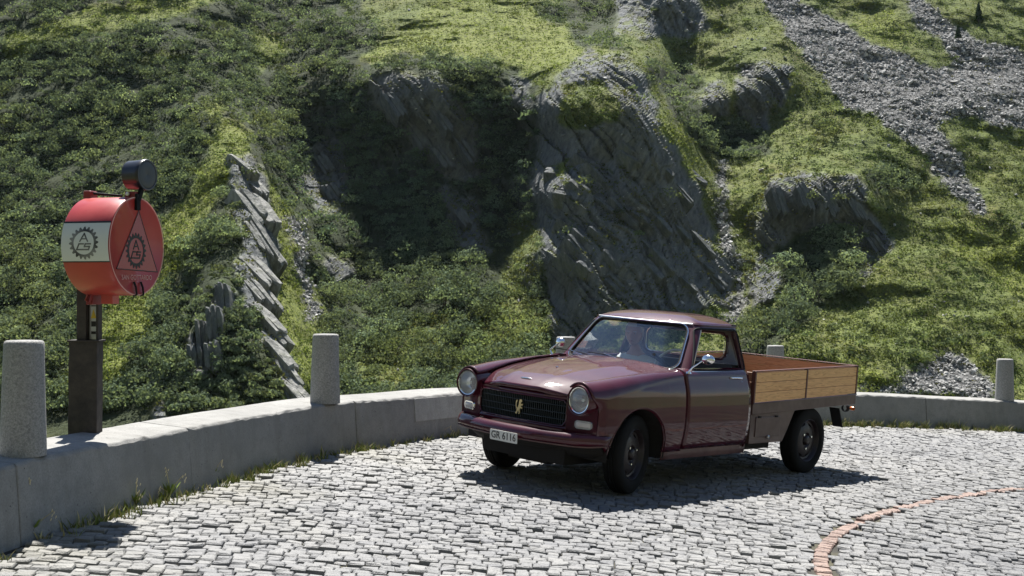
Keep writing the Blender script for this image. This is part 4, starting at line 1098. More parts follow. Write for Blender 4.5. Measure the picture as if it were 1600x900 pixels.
for sy in (1, -1):
    ya, yb = (BY_ - .024) * sy, BY_ * sy
    for (xa, xb) in ((BX0 + .0 - .014, xm + .012), (xm - .012, BX1 + .022)):
        for k in range(3):
            z0 = ZL + .004 + k * .0915
            slab('side_plank', xa, xb, ya, yb, z0, z0 + .0885, PINE, bed)
            slab('inner_lining', xa, xb, (BY_ - .031) * sy, (BY_ - .026) * sy, z0, z0 + .0885, REDWOOD, bed, bev=0)
    for x in (BX0, xm, BX1 + .01): slab('bed_stake', x + .011, x - .011, (BY_ - .035) * sy, (BY_ + .006) * sy, ZL - .01, ZT + .006, STRIP, bed, bev=.002)
    slab('top_rail', BX0 + .012, BX1 - .002, (BY_ - .034) * sy, (BY_ + .005) * sy, ZT + .0065, ZT + .016, STRIP, bed, bev=.002)
    slab('side_skirt', BX0 + .012, BX1 - .004, (BY_ - .02) * sy, (BY_ + .002) * sy, ZL - .108, ZL - .006, BEDSTEEL, bed, bev=.006)
    MB().tube([(BX0 + .01, (BY_ + .004) * sy, ZL - .004), (BX1, (BY_ + .004) * sy, ZL - .004 + bz(BX1))], .008, 6).build('skirt_edge', BEDSTEEL, bed, smooth=True)
    # toolbox panel ahead of the rear wheel
    V = []
    P2 = [(BX0 + .012, .612), (BX0 + .012, .345), (-2.27, .345), (-2.36, .47), (-2.43, .58), (-2.47, .64)]
    mb = MB(); A = [(x, (BY_ - .012) * sy, z) for x, z in P2]; B_ = [(x, (BY_ - .05) * sy, z) for x, z in P2]; n = len(P2)
    mb.add(A + B_, [tuple(range(n)), tuple(range(n, 2 * n))[::-1]] + [(i, (i + 1) % n, n + (i + 1) % n, n + i) for i in range(n)]); tb = mb.build('toolbox_panel', BEDSTEEL, truck, bevel=.004)
    dr = MB().box((-1.765, (BY_ - .012) * sy, .405), (-2.20, (BY_ - .004) * sy, .588)).build('toolbox_door', BEDSTEEL, truck, bevel=.004)
    MB().box((-1.80, (BY_ - .004) * sy, .582), (-1.84, (BY_ + .004) * sy, .597)).build('hinge', BLACK, dr); MB().box((-2.10, (BY_ - .004) * sy, .582), (-2.14, (BY_ + .004) * sy, .597)).build('hinge', BLACK, dr)
    MB().lathe([(0, .018), (.012, .018), (.02, .008)], 12, Matrix.Translation((-1.99, (BY_ - .004) * sy, .400)) @ Matrix.Rotation(R(90 * sy), 4, 'Z')).build('latch', ALU, dr, auto=40)
    MB().box((-.012, -.055, -.20), (.0, .055, .02), Matrix.Translation((-3.50, .66 * sy, .60)) @ Matrix.Rotation(R(28), 4, 'Y')).build('mud_flap', BLACK, truck)
    tl = MB().lathe([(0, .03), (.02, .04), (.05, .042), (.06, .036)], 20, Matrix.Translation((-3.70, .66 * sy, .615)) @ Matrix.Rotation(R(180), 4, 'Z')).build('tail_light', BLACK, truck, auto=40)
    MB().lathe([(.0, .001), (0, .026), (.02, .032), (.055, .030)], 16, Matrix.Translation((-3.72, .725 * sy, .62)) @ Matrix.Rotation(R(90 * sy), 4, 'Z') @ Matrix.Scale(.7, 4)).build('tail_lens', AMBER, tl, auto=60)
# tailgate, headboard, floor
for k in range(3):
    z0 = ZL + .004 + k * .0915
    slab('tailgate_plank', BX1 + .004, BX1 - .020, -(BY_ - .036), BY_ - .036, z0, z0 + .0885, PINE, bed)
    slab('tailgate_lining', BX1 + .012, BX1 + .006, -(BY_ - .036), BY_ - .036, z0, z0 + .0885, REDWOOD, bed, bev=0)
    slab('headboard_plank', BX0 - .034, BX0 - .014, -(BY_ - .036), BY_ - .036, z0, z0 + .0885, REDWOOD, bed)
slab('top_rail', BX1 + .016, BX1 - .022, -(BY_ - .035), BY_ - .035, ZT + .006, ZT + .015, STRIP, bed, bev=.002)
for k in range(9):
    y0 = -.762 + k * .1695; slab('floor_plank', BX0 - .02, BX1 + .02, y0, y0 + .166, ZL - .03, ZL - .004, REDWOOD, bed)
slab('bed_subframe', BX0, BX1 + .02, -.76, .76, ZL - .10, ZL - .04, UNDER, bed, bev=0)
slab('rear_cross_member', BX1 + .03, BX1 - .004, -.78, .78, ZL - .110, ZL - .02, BEDSTEEL, bed)
mb = MB(); mb.box((BX0 + .004, -.79, .36), (BX0 + .014, .79, .70)); mb.build('front_closing_panel', BEDSTEEL, truck)
# ------------------------------------------------------------------ person seated in the cab
person = empty('person', truck.matrix_basis @ Vector((-1.38, -.33, .56)) if False else (0, 0, 0), label='grey-haired person in a pale shirt sitting behind the pickup windscreen', cat='person')
person.rotation_mode = 'QUATERNION'; person.rotation_quaternion = RW.to_quaternion(); person.location = TRUCK_T + RW @ Vector((-1.36, -.31, .56))
def skin_body(name, J, E_, rad, m, parent, sub=2, root=0):
    me = bpy.data.meshes.new(name); me.from_pydata(J, E_, []); me.materials.append(m); o = link(name, me, parent)
    md = o.modifiers.new('skin', 'SKIN'); sv = me.skin_vertices[0].data if me.skin_vertices else None
    if sv is None:
        bpy.context.view_layer.update(); bm = bmesh.new(); bm.from_mesh(me); bm.verts.layers.skin.verify(); bm.to_mesh(me); bm.free(); sv = me.skin_vertices[0].data
    for v, r_ in zip(sv, rad): v.radius = r_ if isinstance(r_, tuple) else (r_, r_); v.use_root = False
    sv[root].use_root = True; md.use_smooth_shade = True
    s = o.modifiers.new('sub', 'SUBSURF'); s.levels = sub; s.render_levels = sub; return o
# person frame: origin at the hips (on the seat), X forward
J = [(0, 0, .06), (.01, 0, .20), (.02, 0, .36), (.02, 0, .47), (.035, 0, .545), (.05, 0, .60),       # pelvis .. chest, neck, skull base
     (.02, .17, .44), (.15, .30, .30), (.36, .42, .40), (.44, .47, .43),                                # left arm to the wheel
     (.02, -.17, .44), (.12, -.24, .22), (.33, -.14, .12), (.41, -.12, .11),
     (.16, .10, .03), (.44, .13, .06), (.60, .13, -.24), (.16, -.10, .03), (.44, -.12, .06), (.60, -.13, -.24)]
E_ = [(0,1),(1,2),(2,3),(3,4),(4,5),(3,6),(6,7),(7,8),(8,9),(3,10),(10,11),(11,12),(12,13),(0,14),(14,15),(15,16),(0,17),(17,18),(18,19)]
rad = [(.12,.10),(.115,.09),(.12,.09),(.07,.06),.052,.052, .045,.040,.034,.026, .045,.040,.034,.026, .09,.07,.05,.09,.07,.05]
body = skin_body('body', J, E_, rad, SKIN, person)
# shirt: a slightly larger shell over trunk and upper arms
Js = J[:4] + [J[6], J[7], (.30, .385, .37), J[10], J[11], (.28, -.165, .145)]
skin_body('shirt', Js, [(0,1),(1,2),(2,3),(3,4),(4,5),(5,6),(3,7),(7,8),(8,9)], [(.168,.14),(.165,.13),(.182,.135),(.125,.10),.088,.066,.052,.088,.066,.052], SHIRT, person)
skin_body('trousers', [J[0], J[14], J[15], J[16], J[17], J[18], J[19]], [(0,1),(1,2),(2,3),(0,4),(4,5),(5,6)], [(.172,.14), .102,.082,.062,.102,.082,.062], TROUSER, person)
# head: sculpted ellipsoid with brow, nose, cheeks, jaw
def head_mesh():
    V = []; F = []; nu, nv = 36, 28
    for i in range(nv + 1):
        ph = math.pi * i / nv
        for j in range(nu):
            th = 2 * math.pi * j / nu; x, y, z = math.sin(ph) * math.cos(th), math.sin(ph) * math.sin(th), math.cos(ph)
            fx_ = max(0, x); sx = .098; syy = .076; sz = .122
            if z < -.1: k = 1 - .26 * ((-z - .1) / .9) ** 1.2; syy_ = syy * k
            else: syy_ = syy
            p = Vector((x * sx, y * syy_, z * sz))
            if x > 0:
                g = lambda cy, cz, s, a: a * math.exp(-((p.y - cy) ** 2 + (p.z - cz) ** 2) / (2 * s * s)) * fx_
                p.x += g(0, -.018, .011, .024) + g(0, .0, .010, .012) + g(0, .030, .03, .006) - g(.032, .010, .012, .012) - g(-.032, .010, .012, .012) + g(0, -.088, .018, .014) + g(0, -.058, .014, .007) + g(.04, -.03, .018, .004) + g(-.04, -.03, .018, .004) - g(0, -.066, .006, .006)
            V.append(p)
    for i in range(nv):
        for j in range(nu): F.append((i * nu + j, i * nu + (j + 1) % nu, (i + 1) * nu + (j + 1) % nu, (i + 1) * nu + j))
    return V, F
HM = Matrix.Translation((.075, .0, .695)) @ Matrix.Rotation(R(22), 4, 'Z') @ Matrix.Rotation(R(6), 4, 'Y')
Vh, Fh = head_mesh(); hd = mesh('head', [HM @ v for v in Vh], Fh, SKIN, person, smooth=True)
DARKE = mat('eye_dark', (.02, .015, .012), .2); WEYE = mat('eye_white', (.7, .68, .64), .3); LIP = mat('lips', (.36, .13, .11), .5)
for s_ in (1, -1):
    c = Vector((.080, .032 * s_, .010))
    ev = []; MBe = MB(); MBe.lathe([(-.010, .001), (-.006, .0045), (0, .0065), (.006, .0045), (.009, .001)], 14, HM @ Matrix.Translation(c)); e_ = MBe.build('eye', WEYE, hd, smooth=True)
    MB().lathe([(.0065, .0045), (.010, .001)], 10, HM @ Matrix.Translation(c)).build('iris', DARKE, e_)
    MB().tube([HM @ (c + Vector((.014, -.016 * 1, .016))), HM @ (c + Vector((.018, 0, .021))), HM @ (c + Vector((.010, .016, .016)))], .0035, 5).build('eyebrow', HAIR, hd, smooth=True)
    ear = MB(); ear.lathe([(-.006, .001), (-.006, .022), (.0, .030), (.006, .024), (.004, .010), (.0, .001)], 16, HM @ Matrix.Translation((.0, .076 * s_, -.004)) @ Matrix.Rotation(R(90 * s_), 4, 'Z') @ Matrix.Diagonal((1, .6, 1, 1))); ear.build('ear', SKIN, hd, smooth=True)
MB().tube([HM @ Vector((.083, -.024, -.062)), HM @ Vector((.098, 0, -.060)), HM @ Vector((.083, .024, -.062))], [.002, .005, .002], 6).build('mouth', LIP, hd, smooth=True)
hv = []; keepf = []
rh = random.Random(3)
for v in Vh:
    k = 1.07 + rh.uniform(-.012, .015); hv.append(HM @ Vector((v.x * k - .006, v.y * k, v.z * k + .004)))
for f in Fh:
    c = sum((Vh[q] for q in f), Vector()) / 4
    if c.z > .062 or (c.x < .005 and c.z > -.06) or (c.x < .03 and c.z > .02): keepf.append(f)
ho = mesh('hair', hv, keepf, HAIR, person, smooth=True); q_ = ho.modifiers.new('solid', 'SOLIDIFY'); q_.thickness = .008
# hands: palm + five bent fingers
def hand(wrist, fwd, up_, side, parent, curl=40):
    f = Vector(fwd).normalized(); u = Vector(up_); u = (u - f * u.dot(f)).normalized(); r_ = f.cross(u) * side; w_ = Vector(wrist)
    J = [w_, w_ + f * .045, w_ + f * .085]; E2 = [(0, 1), (1, 2)]; rd = [(.024, .018), (.036, .014), (.036, .013)]
    for k, (off, ln) in enumerate(((-.030, .068), (-.010, .078), (.010, .074), (.028, .058))):
        b = w_ + f * .085 + r_ * off; d = f; i0 = len(J); J.append(b); E2.append((2, i0)); rd.append(.010); p = b
        for q in range(3):
            a = R(curl * (q + .6)); d = f * math.cos(a) - u * math.sin(a); p = p + d * ln * (.42, .32, .26)[q]; J.append(p); E2.append((len(J) - 2, len(J) - 1)); rd.append((.009, .0085, .0075)[q])
    i0 = len(J); t1 = w_ + f * .035 - r_ * .038 - u * .008; J += [t1, t1 + f * .032 - r_ * .018 - u * .012, t1 + f * .055 - r_ * .014 - u * .022]; E2 += [(1, i0), (i0, i0 + 1), (i0 + 1, i0 + 2)]; rd += [.013, .011, .009]
    skin_body('hand', [tuple(p) for p in J], E2, rd, SKIN, parent, sub=1)
hand(J[9], (.5, .4, .2), (0, -.2, 1), 1, person, 38); hand(J[13], (1, .1, 0), (0, 0, 1), -1, person, 22)
# ------------------------------------------------------------------ mountainside
# The slope is described in directions (u, v) seen from the viewpoint with a distance D (metres along +Y) for each
CP = [(-300,640,95),(-300,0,150),(-100,300,118),(0,650,86),(0,400,107),(0,200,124),(0,0,143),
(150,650,83),(200,400,102),(200,200,121),(200,0,141),(300,600,84),(300,450,95),(320,300,107),(335,160,121),(320,0,142),
(385,250,109),(400,350,101),(415,450,95),(440,560,86.5),(465,630,84),(330,450,89.5),(330,500,87.5),(335,590,85.5),
(445,250,124),(475,350,115),(495,450,106),(500,550,97),(505,640,91),(450,150,135),(430,60,145),(450,0,153),
(480,110,137),(530,60,141),(570,105,131),(650,110,127),(750,110,126.5),(820,125,128),(500,200,134),(560,220,130),(650,220,126.5),(750,220,126),(820,220,129),
(480,300,124),(560,340,123),(650,340,121.5),(750,340,121),(822,330,123.5),
(560,450,113),(560,600,95),(650,450,111),(650,620,92),(750,450,109),(750,620,91),(822,450,113),(830,600,95),
(560,60,142),(650,50,141),(750,40,142),(850,60,141),(600,0,153),(750,0,155),(900,0,158),
(856,170,117),(856,300,112),(858,400,109),(862,500,106),(870,570,102),
(900,95,123),(960,84,122.5),(950,130,116),(950,250,111),(950,350,107.5),(950,480,103.5),(1005,112,119.5),(1035,170,117.5),(1060,240,115.5),(1050,350,110),(1050,480,104.5),
(1105,300,118),(1125,400,112),(1150,490,106),(1140,260,127),(1132,350,118.5),(1160,440,111.5),
(1030,0,148),(1030,55,146.5),(1100,85,145),(1050,130,139),(1120,150,134),(1115,190,133),(1200,110,137),(1205,190,135),(1190,230,131),(1120,230,131),(940,30,156),
(1200,260,124),(1190,350,116),(1200,460,106),(1260,150,137),(1290,240,126),
(1215,275,119),(1290,270,119),(1350,290,119),(1230,400,115.5),(1310,400,115.5),(1375,350,118),(1250,470,106),(1350,470,107),
(1400,200,132),(1400,300,122),(1400,450,109),(1400,620,94),(1550,620,95),(1550,450,110),(1550,300,124),(1550,150,140),(1450,100,145),(1450,0,158),(1560,0,160),(1300,50,150),(1250,0,157),(1150,30,152),
(1750,600,99),(1900,300,130),(1900,0,165),(1200,620,93),(1000,620,93),(1100,620,92),(900,640,91),(-700,300,130),(-700,640,105),(2300,300,140),(2300,640,110),(-700,0,165),(2300,0,180),(800,-200,190),(0,-200,175),(1500,-200,195)]
CPa = np.array(CP, float)
def Dbase(v): return 72.25 / np.maximum(.75 - (450 - v) / 1900, .16)
off = CPa[:, 2] - Dbase(CPa[:, 1])
S_ = 100.
def _phi(r2): return .5 * r2 * np.log(r2 + 1e-9)
_x = CPa[:, 0] / S_; _y = CPa[:, 1] / S_; n = len(CPa)
K = _phi((_x[:, None] - _x) ** 2 + (_y[:, None] - _y) ** 2) + np.eye(n) * .02
A_ = np.zeros((n + 3, n + 3)); A_[:n, :n] = K; A_[:n, n:] = np.c_[np.ones(n), _x, _y]; A_[n:, :n] = A_[:n, n:].T
sol = np.linalg.solve(A_, np.r_[off, 0, 0, 0])
def tps(u, v):
    x = u / S_; y = v / S_; r = sol[n] + sol[n + 1] * x + sol[n + 2] * y
    for i in range(n): r = r + sol[i] * _phi((x - _x[i]) ** 2 + (y - _y[i]) ** 2)
    return r
# --- ground cover map: polygons in the same (u, v); later ones win.  classes: bush, meadow, grass, rock, scree
COV = [
('bush', [(-900,-400),(470,-400),(560,0),(600,60),(560,110),(850,130),(850,700),(-900,700)]),
('meadow', [(560,-400),(2600,-400),(2600,700),(850,700),(850,60),(600,60),(560,0)]),
('grass', [(560,110),(580,70),(640,50),(680,0),(900,0),(960,90),(880,110),(800,120),(760,90),(650,80),(600,90)]),
('bush', [(560,105),(640,80),(760,90),(830,120),(850,150),(800,180),(700,150),(600,130)]),
('bush', [(820,0),(960,0),(960,60),(920,90),(880,40)]),
('grass', [(0,62),(60,38),(150,14),(240,-10),(340,-10),(300,20),(180,45),(90,60),(20,100)]),
('grass', [(395,45),(430,50),(450,90),(400,110)]),
('meadow', [(225,85),(290,82),(280,105),(215,100)]),
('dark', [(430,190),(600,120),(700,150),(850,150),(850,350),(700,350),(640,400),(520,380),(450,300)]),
('rock', [(575,120),(640,110),(700,130),(745,200),(750,290),(700,280),(650,230),(600,180)]),
('rock', [(480,230),(530,215),(545,280),(530,340),(490,330),(470,290)]),
('rock', [(690,290),(740,310),(770,400),(740,400),(700,350)]),
('rock', [(790,115),(830,120),(840,160),(800,170)]),
('rock', [(505,410),(545,400),(550,440),(515,450)]),
('rock', [(850,150),(880,110),(920,80),(960,80),(1010,110),(1030,180),(1080,220),(1115,280),(1130,380),(1150,480),(1060,485),(960,490),(870,545),(858,540),(848,420),(835,290),(845,230)]),
('meadow', [(880,135),(930,130),(972,150),(968,190),(900,212),(868,190)]),
('grass', [(852,262),(880,250),(905,262),(880,275),(852,280)]),
('grass', [(1020,120),(1050,170),(1110,250),(1118,300),(1135,380),(1120,380),(1090,290),(1040,210)]),
('meadow', [(1085,240),(1130,250),(1120,330),(1140,400),(1125,400)]),
('rock', [(955,-10),(1095,-10),(1108,40),(1070,62),(1000,62),(960,50)]),
('bush', [(880,20),(960,20),(960,60),(1000,110),(1060,150),(1010,120),(960,75),(910,60)]),
('bush', [(1010,85),(1060,100),(1100,130),(1110,180),(1190,210),(1200,240),(1140,250),(1080,220),(1040,170)]),
('rock', [(1085,140),(1130,130),(1145,180),(1110,185)]),
('rock', [(1140,125),(1175,120),(1200,160),(1205,200),(1180,205),(1150,160)]),
('rock', [(1165,105),(1235,100),(1240,125),(1215,170),(1195,150),(1170,130)]),
('scree', [(1155,100),(1185,105),(1180,125),(1150,118)]),
('scree', [(1120,250),(1138,250),(1135,330),(1160,420),(1160,500),(1120,510),(1150,450),(1128,380),(1118,320)]),
('mixed', [(1185,260),(1250,240),(1300,150),(1240,90),(1290,90),(1310,200),(1260,260),(1220,270),(1200,340),(1180,470),(1160,400)]),
('rock', [(1190,290),(1225,270),(1290,268),(1340,280),(1365,330),(1392,370),(1385,400),(1350,440),(1290,420),(1230,430),(1200,470),(1170,485),(1180,400)]),
('bush', [(1215,390),(1300,340),(1330,360),(1340,440),(1280,470),(1230,480)]),
('bush', [(1160,500),(1250,455),(1300,470),(1240,520),(1190,560),(1150,560)]),
('bush', [(1340,260),(1420,275),(1430,300),(1370,300)]),

('grass', [(1240,600),(1320,560),(1400,590),(1420,620),(1240,625)]),
('grass', [(1480,340),(1600,370),(1600,470),(1540,430),(1470,380)]),
('scree', [(1180,-10),(1230,-10),(1330,40),(1400,75),(1470,95),(1600,90),(1800,120),(1800,260),(1600,205),(1545,190),(1480,188),(1470,200),(1500,250),(1550,330),(1520,335),(1480,290),(1430,230),(1370,185),(1300,150),(1270,110),(1240,60)]),
('scree', [(1410,-10),(1440,-10),(1475,25),(1520,60),(1600,85),(1600,120),(1500,95),(1440,45)]),
('meadow', [(1260,-10),(1400,-10),(1440,45),(1500,90),(1440,95),(1330,50)]),
('grass', [(1330,20),(1400,30),(1440,70),(1400,75),(1340,50)]),
('scree', [(1440,560),(1480,540),(1510,555),(1550,590),(1560,620),(1430,620),(1400,612),(1340,608),(1345,600),(1390,600)]),
('grass', [(310,165),(345,152),(358,170),(320,182)]),
('grass', [(345,180),(385,200),(395,240),(375,250),(330,330),(250,470),(190,600),(90,600),(190,430),(290,300),(330,240)]),
('rock', [(368,240),(394,234),(414,258),(436,322),(430,345),(440,400),(424,470),(392,486),(360,425),(376,400),(368,330),(356,290)]),
('rock', [(342,440),(362,445),(372,470),(345,500),(330,592),(300,590),(290,520),(318,500)]),
('rock', [(400,480),(425,478),(440,520),(470,625),(448,628),(430,560),(405,530)]),
('rock', [(232,580),(245,590),(262,645),(245,660)]),
('grass', [(400,250),(440,300),(470,380),(500,480),(520,640),(480,640),(455,560),(425,480),(438,400),(430,320)]),
('scree', [(446,340),(466,340),(480,400),(495,480),(500,498),(478,498),(468,430),(455,390)]),
('mixed', [(790,330),(835,340),(840,420),(850,540),(800,540),(760,560),(700,590),(690,560),(770,480),(800,400)]),
('mixed', [(560,560),(640,500),(700,480),(720,520),(660,560),(640,600),(560,610)]),
]
CLS = ['bush', 'meadow', 'grass', 'rock', 'scree', 'dark', 'mixed']
def inpoly(u, v, P):
    r = np.zeros(u.shape, bool); m = len(P)
    for i in range(m):
        x1, y1 = P[i]; x2, y2 = P[(i + 1) % m]
        if y1 == y2: continue
        c = ((y1 > v) != (y2 > v)) & (u < (x2 - x1) * (v - y1) / (y2 - y1) + x1); r ^= c
    return r
def cover(u, v):
    du = fbm(u / 45, v / 45, u * 0 + 3.1, 3) * 13; dv = fbm(u / 45, v / 45, u * 0 + 8.7, 3) * 13
    du += pnoise(u / 7, v / 7, u * 0 + 5.) * 4; dv += pnoise(u / 7, v / 7, u * 0 + 1.7) * 4
    uu, vv = u + du, v + dv; r = np.full(u.shape, 1)
    fz = pnoise(u / 5, v / 4, u * 0 + 2.2) * 14
    for nm, P in COV:
        r[inpoly(uu + (fz if nm == 'scree' else 0), vv + (fz * .7 if nm == 'scree' else 0), P)] = CLS.index(nm)
    return r
def ax(a, b, step, fine0, fine1, coarse):
    o = list(np.arange(a, fine0, coarse)) + list(np.arange(fine0, fine1, step)) + list(np.arange(fine1, b + 1, coarse)); return np.array(o, float)
UU = ax(-900, 2500, 2.6, -60, 1660, 16); VV = ax(-340, 1000, 2.2, -30, 650, 14)
U, Vv = np.meshgrid(UU, VV)
def depth(U, Vv):
    D = Dbase(Vv) + tps(U, Vv); c = cover(U, Vv)
    rock = np.zeros(U.shape); rock[(c == 3)] = 1; rock[c == 5] = .85; rock[c == 6] = .4
    return D, c, rock
D, cv, rock = depth(U, Vv)
def blur(a, k=2):
    for _ in range(k):
        a = (a + np.roll(a, 1, 0) + np.roll(a, -1, 0)) / 3; a = (a + np.roll(a, 1, 1) + np.roll(a, -1, 1)) / 3
    return a
BUT = next(P for nm, P in COV if nm == 'rock' and P[0] == (850,150)); rock = np.maximum(rock, inpoly(U, Vv, BUT) * 1.); rs_ = blur(rock, 2)
X0 = (U - 800) / 1900 * D; Z0 = CAM.z + (450 - Vv) / 1900 * D
z_ = U * 0
# general relief
D2 = D + fbm(X0 / 14, Z0 / 10, D / 14, 4) * 2.4 * (1 - rs_ * .6) + fbm(X0 / 5, Z0 / 4, D / 6, 3) * .75 * (1 - rs_ * .8) + fbm(X0 / 2.2, Z0 / 2.2, D / 4, 3) * .3 * (1 - rs_ * .4)
# strata: slabs dipping down to the right
cs_, sn_ = math.cos(R(31)), math.sin(R(31))
wob = fbm(X0 / 9, Z0 / 9, z_ + 2, 3) * 1.3
q = (X0 * cs_ + Z0 * sn_ * -1 * -1) + wob; l = (-X0 * sn_ + Z0 * cs_)
st1 = fbm(q / 1.6, l / 9, z_ + 4, 4); st2 = fbm(q / .5, l / 4, z_ + 9, 3)
saw = ((q / 1.9 + st1 * .5) % 1.0); saw = saw ** 1.5
blk = fbm(q / 2.6, l / 2.8, z_ + 14, 3, True)
H_ = np.random.RandomState(77).rand(4096)
def hsh(i, k=0): return H_[(i.astype(int) * 7 + k * 131) % 4096]
q1 = q / 1.9 + fbm(l / 7, q / 5, z_ + 4, 3) * .7; i1 = np.floor(q1); f1 = q1 - i1
q2 = q / .62 + fbm(l / 4, q / 3, z_ + 9, 3) * .6; i2 = np.floor(q2); f2 = q2 - i2
l1 = l / 3.4 + hsh(i1, 3) * 9 + pnoise(q / 2, l / 2, z_) * .4; j1 = np.floor(l1); l2 = l / 1.3 + hsh(i2, 5) * 9; j2 = np.floor(l2)
D2 = D2 + rs_ * ((hsh(i1) - .5) * 1.05 - f1 * .55 + (hsh(i2, 1) - .5) * .34 - f2 * .26 + (hsh(i1 * 13 + j1, 2) - .5) * .4 + (hsh(i2 * 17 + j2, 4) - .5) * .16 + st2 * .2 + st1 * .5)
scr_ = blur((cv == 4) * 1., 1) ; D2 = D2 + scr_ * fbm(X0 / .8, Z0 / .6, D / 2, 3) * .35
X1 = (U - 800) / 1900 * D2; Z1 = CAM.z + (450 - Vv) / 1900 * D2
P3 = np.stack([X1, D2, Z1], -1)
# normals
gu = np.gradient(P3, axis=1); gv = np.gradient(P3, axis=0); NR_ = np.cross(gv, gu); NR_ /= np.linalg.norm(NR_, axis=-1)[..., None] + 1e-9
if NR_[..., 2].mean() < 0: NR_ = -NR_
nu_, nv_ = U.shape[1], U.shape[0]
idx = np.arange(nu_ * nv_).reshape(nv_, nu_)
Fh_ = np.stack([idx[1:, :-1].ravel(), idx[1:, 1:].ravel(), idx[:-1, 1:].ravel(), idx[:-1, :-1].ravel()], 1)
steep = np.clip((.45 - NR_[..., 2]) / .2, 0, 1)
rockw = np.clip(blur((cv == 3) * 1., 1) + (cv == 5) * .35 * steep + (cv == 6) * steep * .7, 0, 1)
# cover weights: R rock, G scree, B lushness
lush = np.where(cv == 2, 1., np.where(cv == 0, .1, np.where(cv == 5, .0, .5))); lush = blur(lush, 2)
moss = np.clip((NR_[..., 2] - .62) / .2, 0, 1) * (fbm(X1 / 1.6, Z1 / 1.6, D2 / 2, 3) > .05)
rockw = np.clip(rockw - moss * .75 * (rockw > .5), 0, 1)
colr = np.stack([rockw.ravel(), blur((cv == 4) * 1., 1).ravel(), lush.ravel()], 1)
def _hill(t, b):
    n = N(t); a = n.attr('cover', 'Color'); sp = n.n('ShaderNodeSeparateColor'); t.links.new(a, sp.inputs[0]); c = n.coord('Object')
    rt = n.coord('Object', rot=(0, R(-31), 0), scale=(1, 1, 1)); mpx = n.n('ShaderNodeMapping'); t.links.new(rt, mpx.inputs[0]); mpx.inputs['Scale'].default_value = (2.2, 1, .35)
    st = n.noise(mpx.outputs[0], 1.0, 6, .65); big = n.noise(c, .16, 4, .6); fine = n.noise(c, 3.5, 4, .7); mid = n.noise(c, .9, 5, .65)
    rk = n.mix(n.ramp(st, [(.3, 0.), (.7, 1.)]), (.065, .073, .080), (.21, .217, .213))
    rk = n.mix(n.ramp(mid, [(.5, 0.), (.72, .55)]), rk, (.24, .235, .22)); rk = n.mix(n.ramp(big, [(.5, 0.), (.75, .5)]), rk, (.11, .10, .075))
    g = n.mix(n.ramp(mid, [(.35, 0.), (.68, 1.)]), (.052, .078, .026), (.10, .128, .042))
    g = n.mix(n.ramp(big, [(.42, 0.), (.7, .7)]), g, (.125, .105, .042))
    g = n.mix(n.math('MULTIPLY', sp.outputs[2], n.ramp(fine, [(.35, .3), (.65, 1.)])), g, (.175, .20, .040))
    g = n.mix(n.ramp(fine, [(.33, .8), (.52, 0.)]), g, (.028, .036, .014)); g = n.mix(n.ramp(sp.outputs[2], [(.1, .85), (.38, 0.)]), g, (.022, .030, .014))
    s_ = n.mix(n.ramp(n.vor(c, 2.3), [(.1, 1.), (.6, 0.)]), (.07, .07, .068), (.26, .26, .255))
    col = n.mix(sp.outputs[0], g, rk); col = n.mix(sp.outputs[1], col, s_)
    n.set(b.inputs['Base Color'], col)
    h = n.math('ADD', n.math('MULTIPLY', fine, .5), n.math('ADD', mid, n.math('MULTIPLY', st, n.math('MULTIPLY', sp.outputs[0], 1.5))))
    n.bump(h, b, .9, .32)
HILL = mat('mountain_ground', rough=.95, spec=.2, nodes=_hill)
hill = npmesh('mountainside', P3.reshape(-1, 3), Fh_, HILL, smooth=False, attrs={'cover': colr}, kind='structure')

# sampling the surface --------------------------------------------------------
du_ = np.diff(UU); 
def sample(u, v):
    iu = np.clip(np.searchsorted(UU, u) - 1, 0, nu_ - 2); iv = np.clip(np.searchsorted(VV, v) - 1, 0, nv_ - 2)
    fu = ((u - UU[iu]) / (UU[iu + 1] - UU[iu]))[:, None]; fv = ((v - VV[iv]) / (VV[iv + 1] - VV[iv]))[:, None]
    p = P3[iv, iu] * (1 - fu) * (1 - fv) + P3[iv, iu + 1] * fu * (1 - fv) + P3[iv + 1, iu] * (1 - fu) * fv + P3[iv + 1, iu + 1] * fu * fv
    return p, NR_[iv, iu], cv[iv, iu]
rg = np.random.RandomState(21)
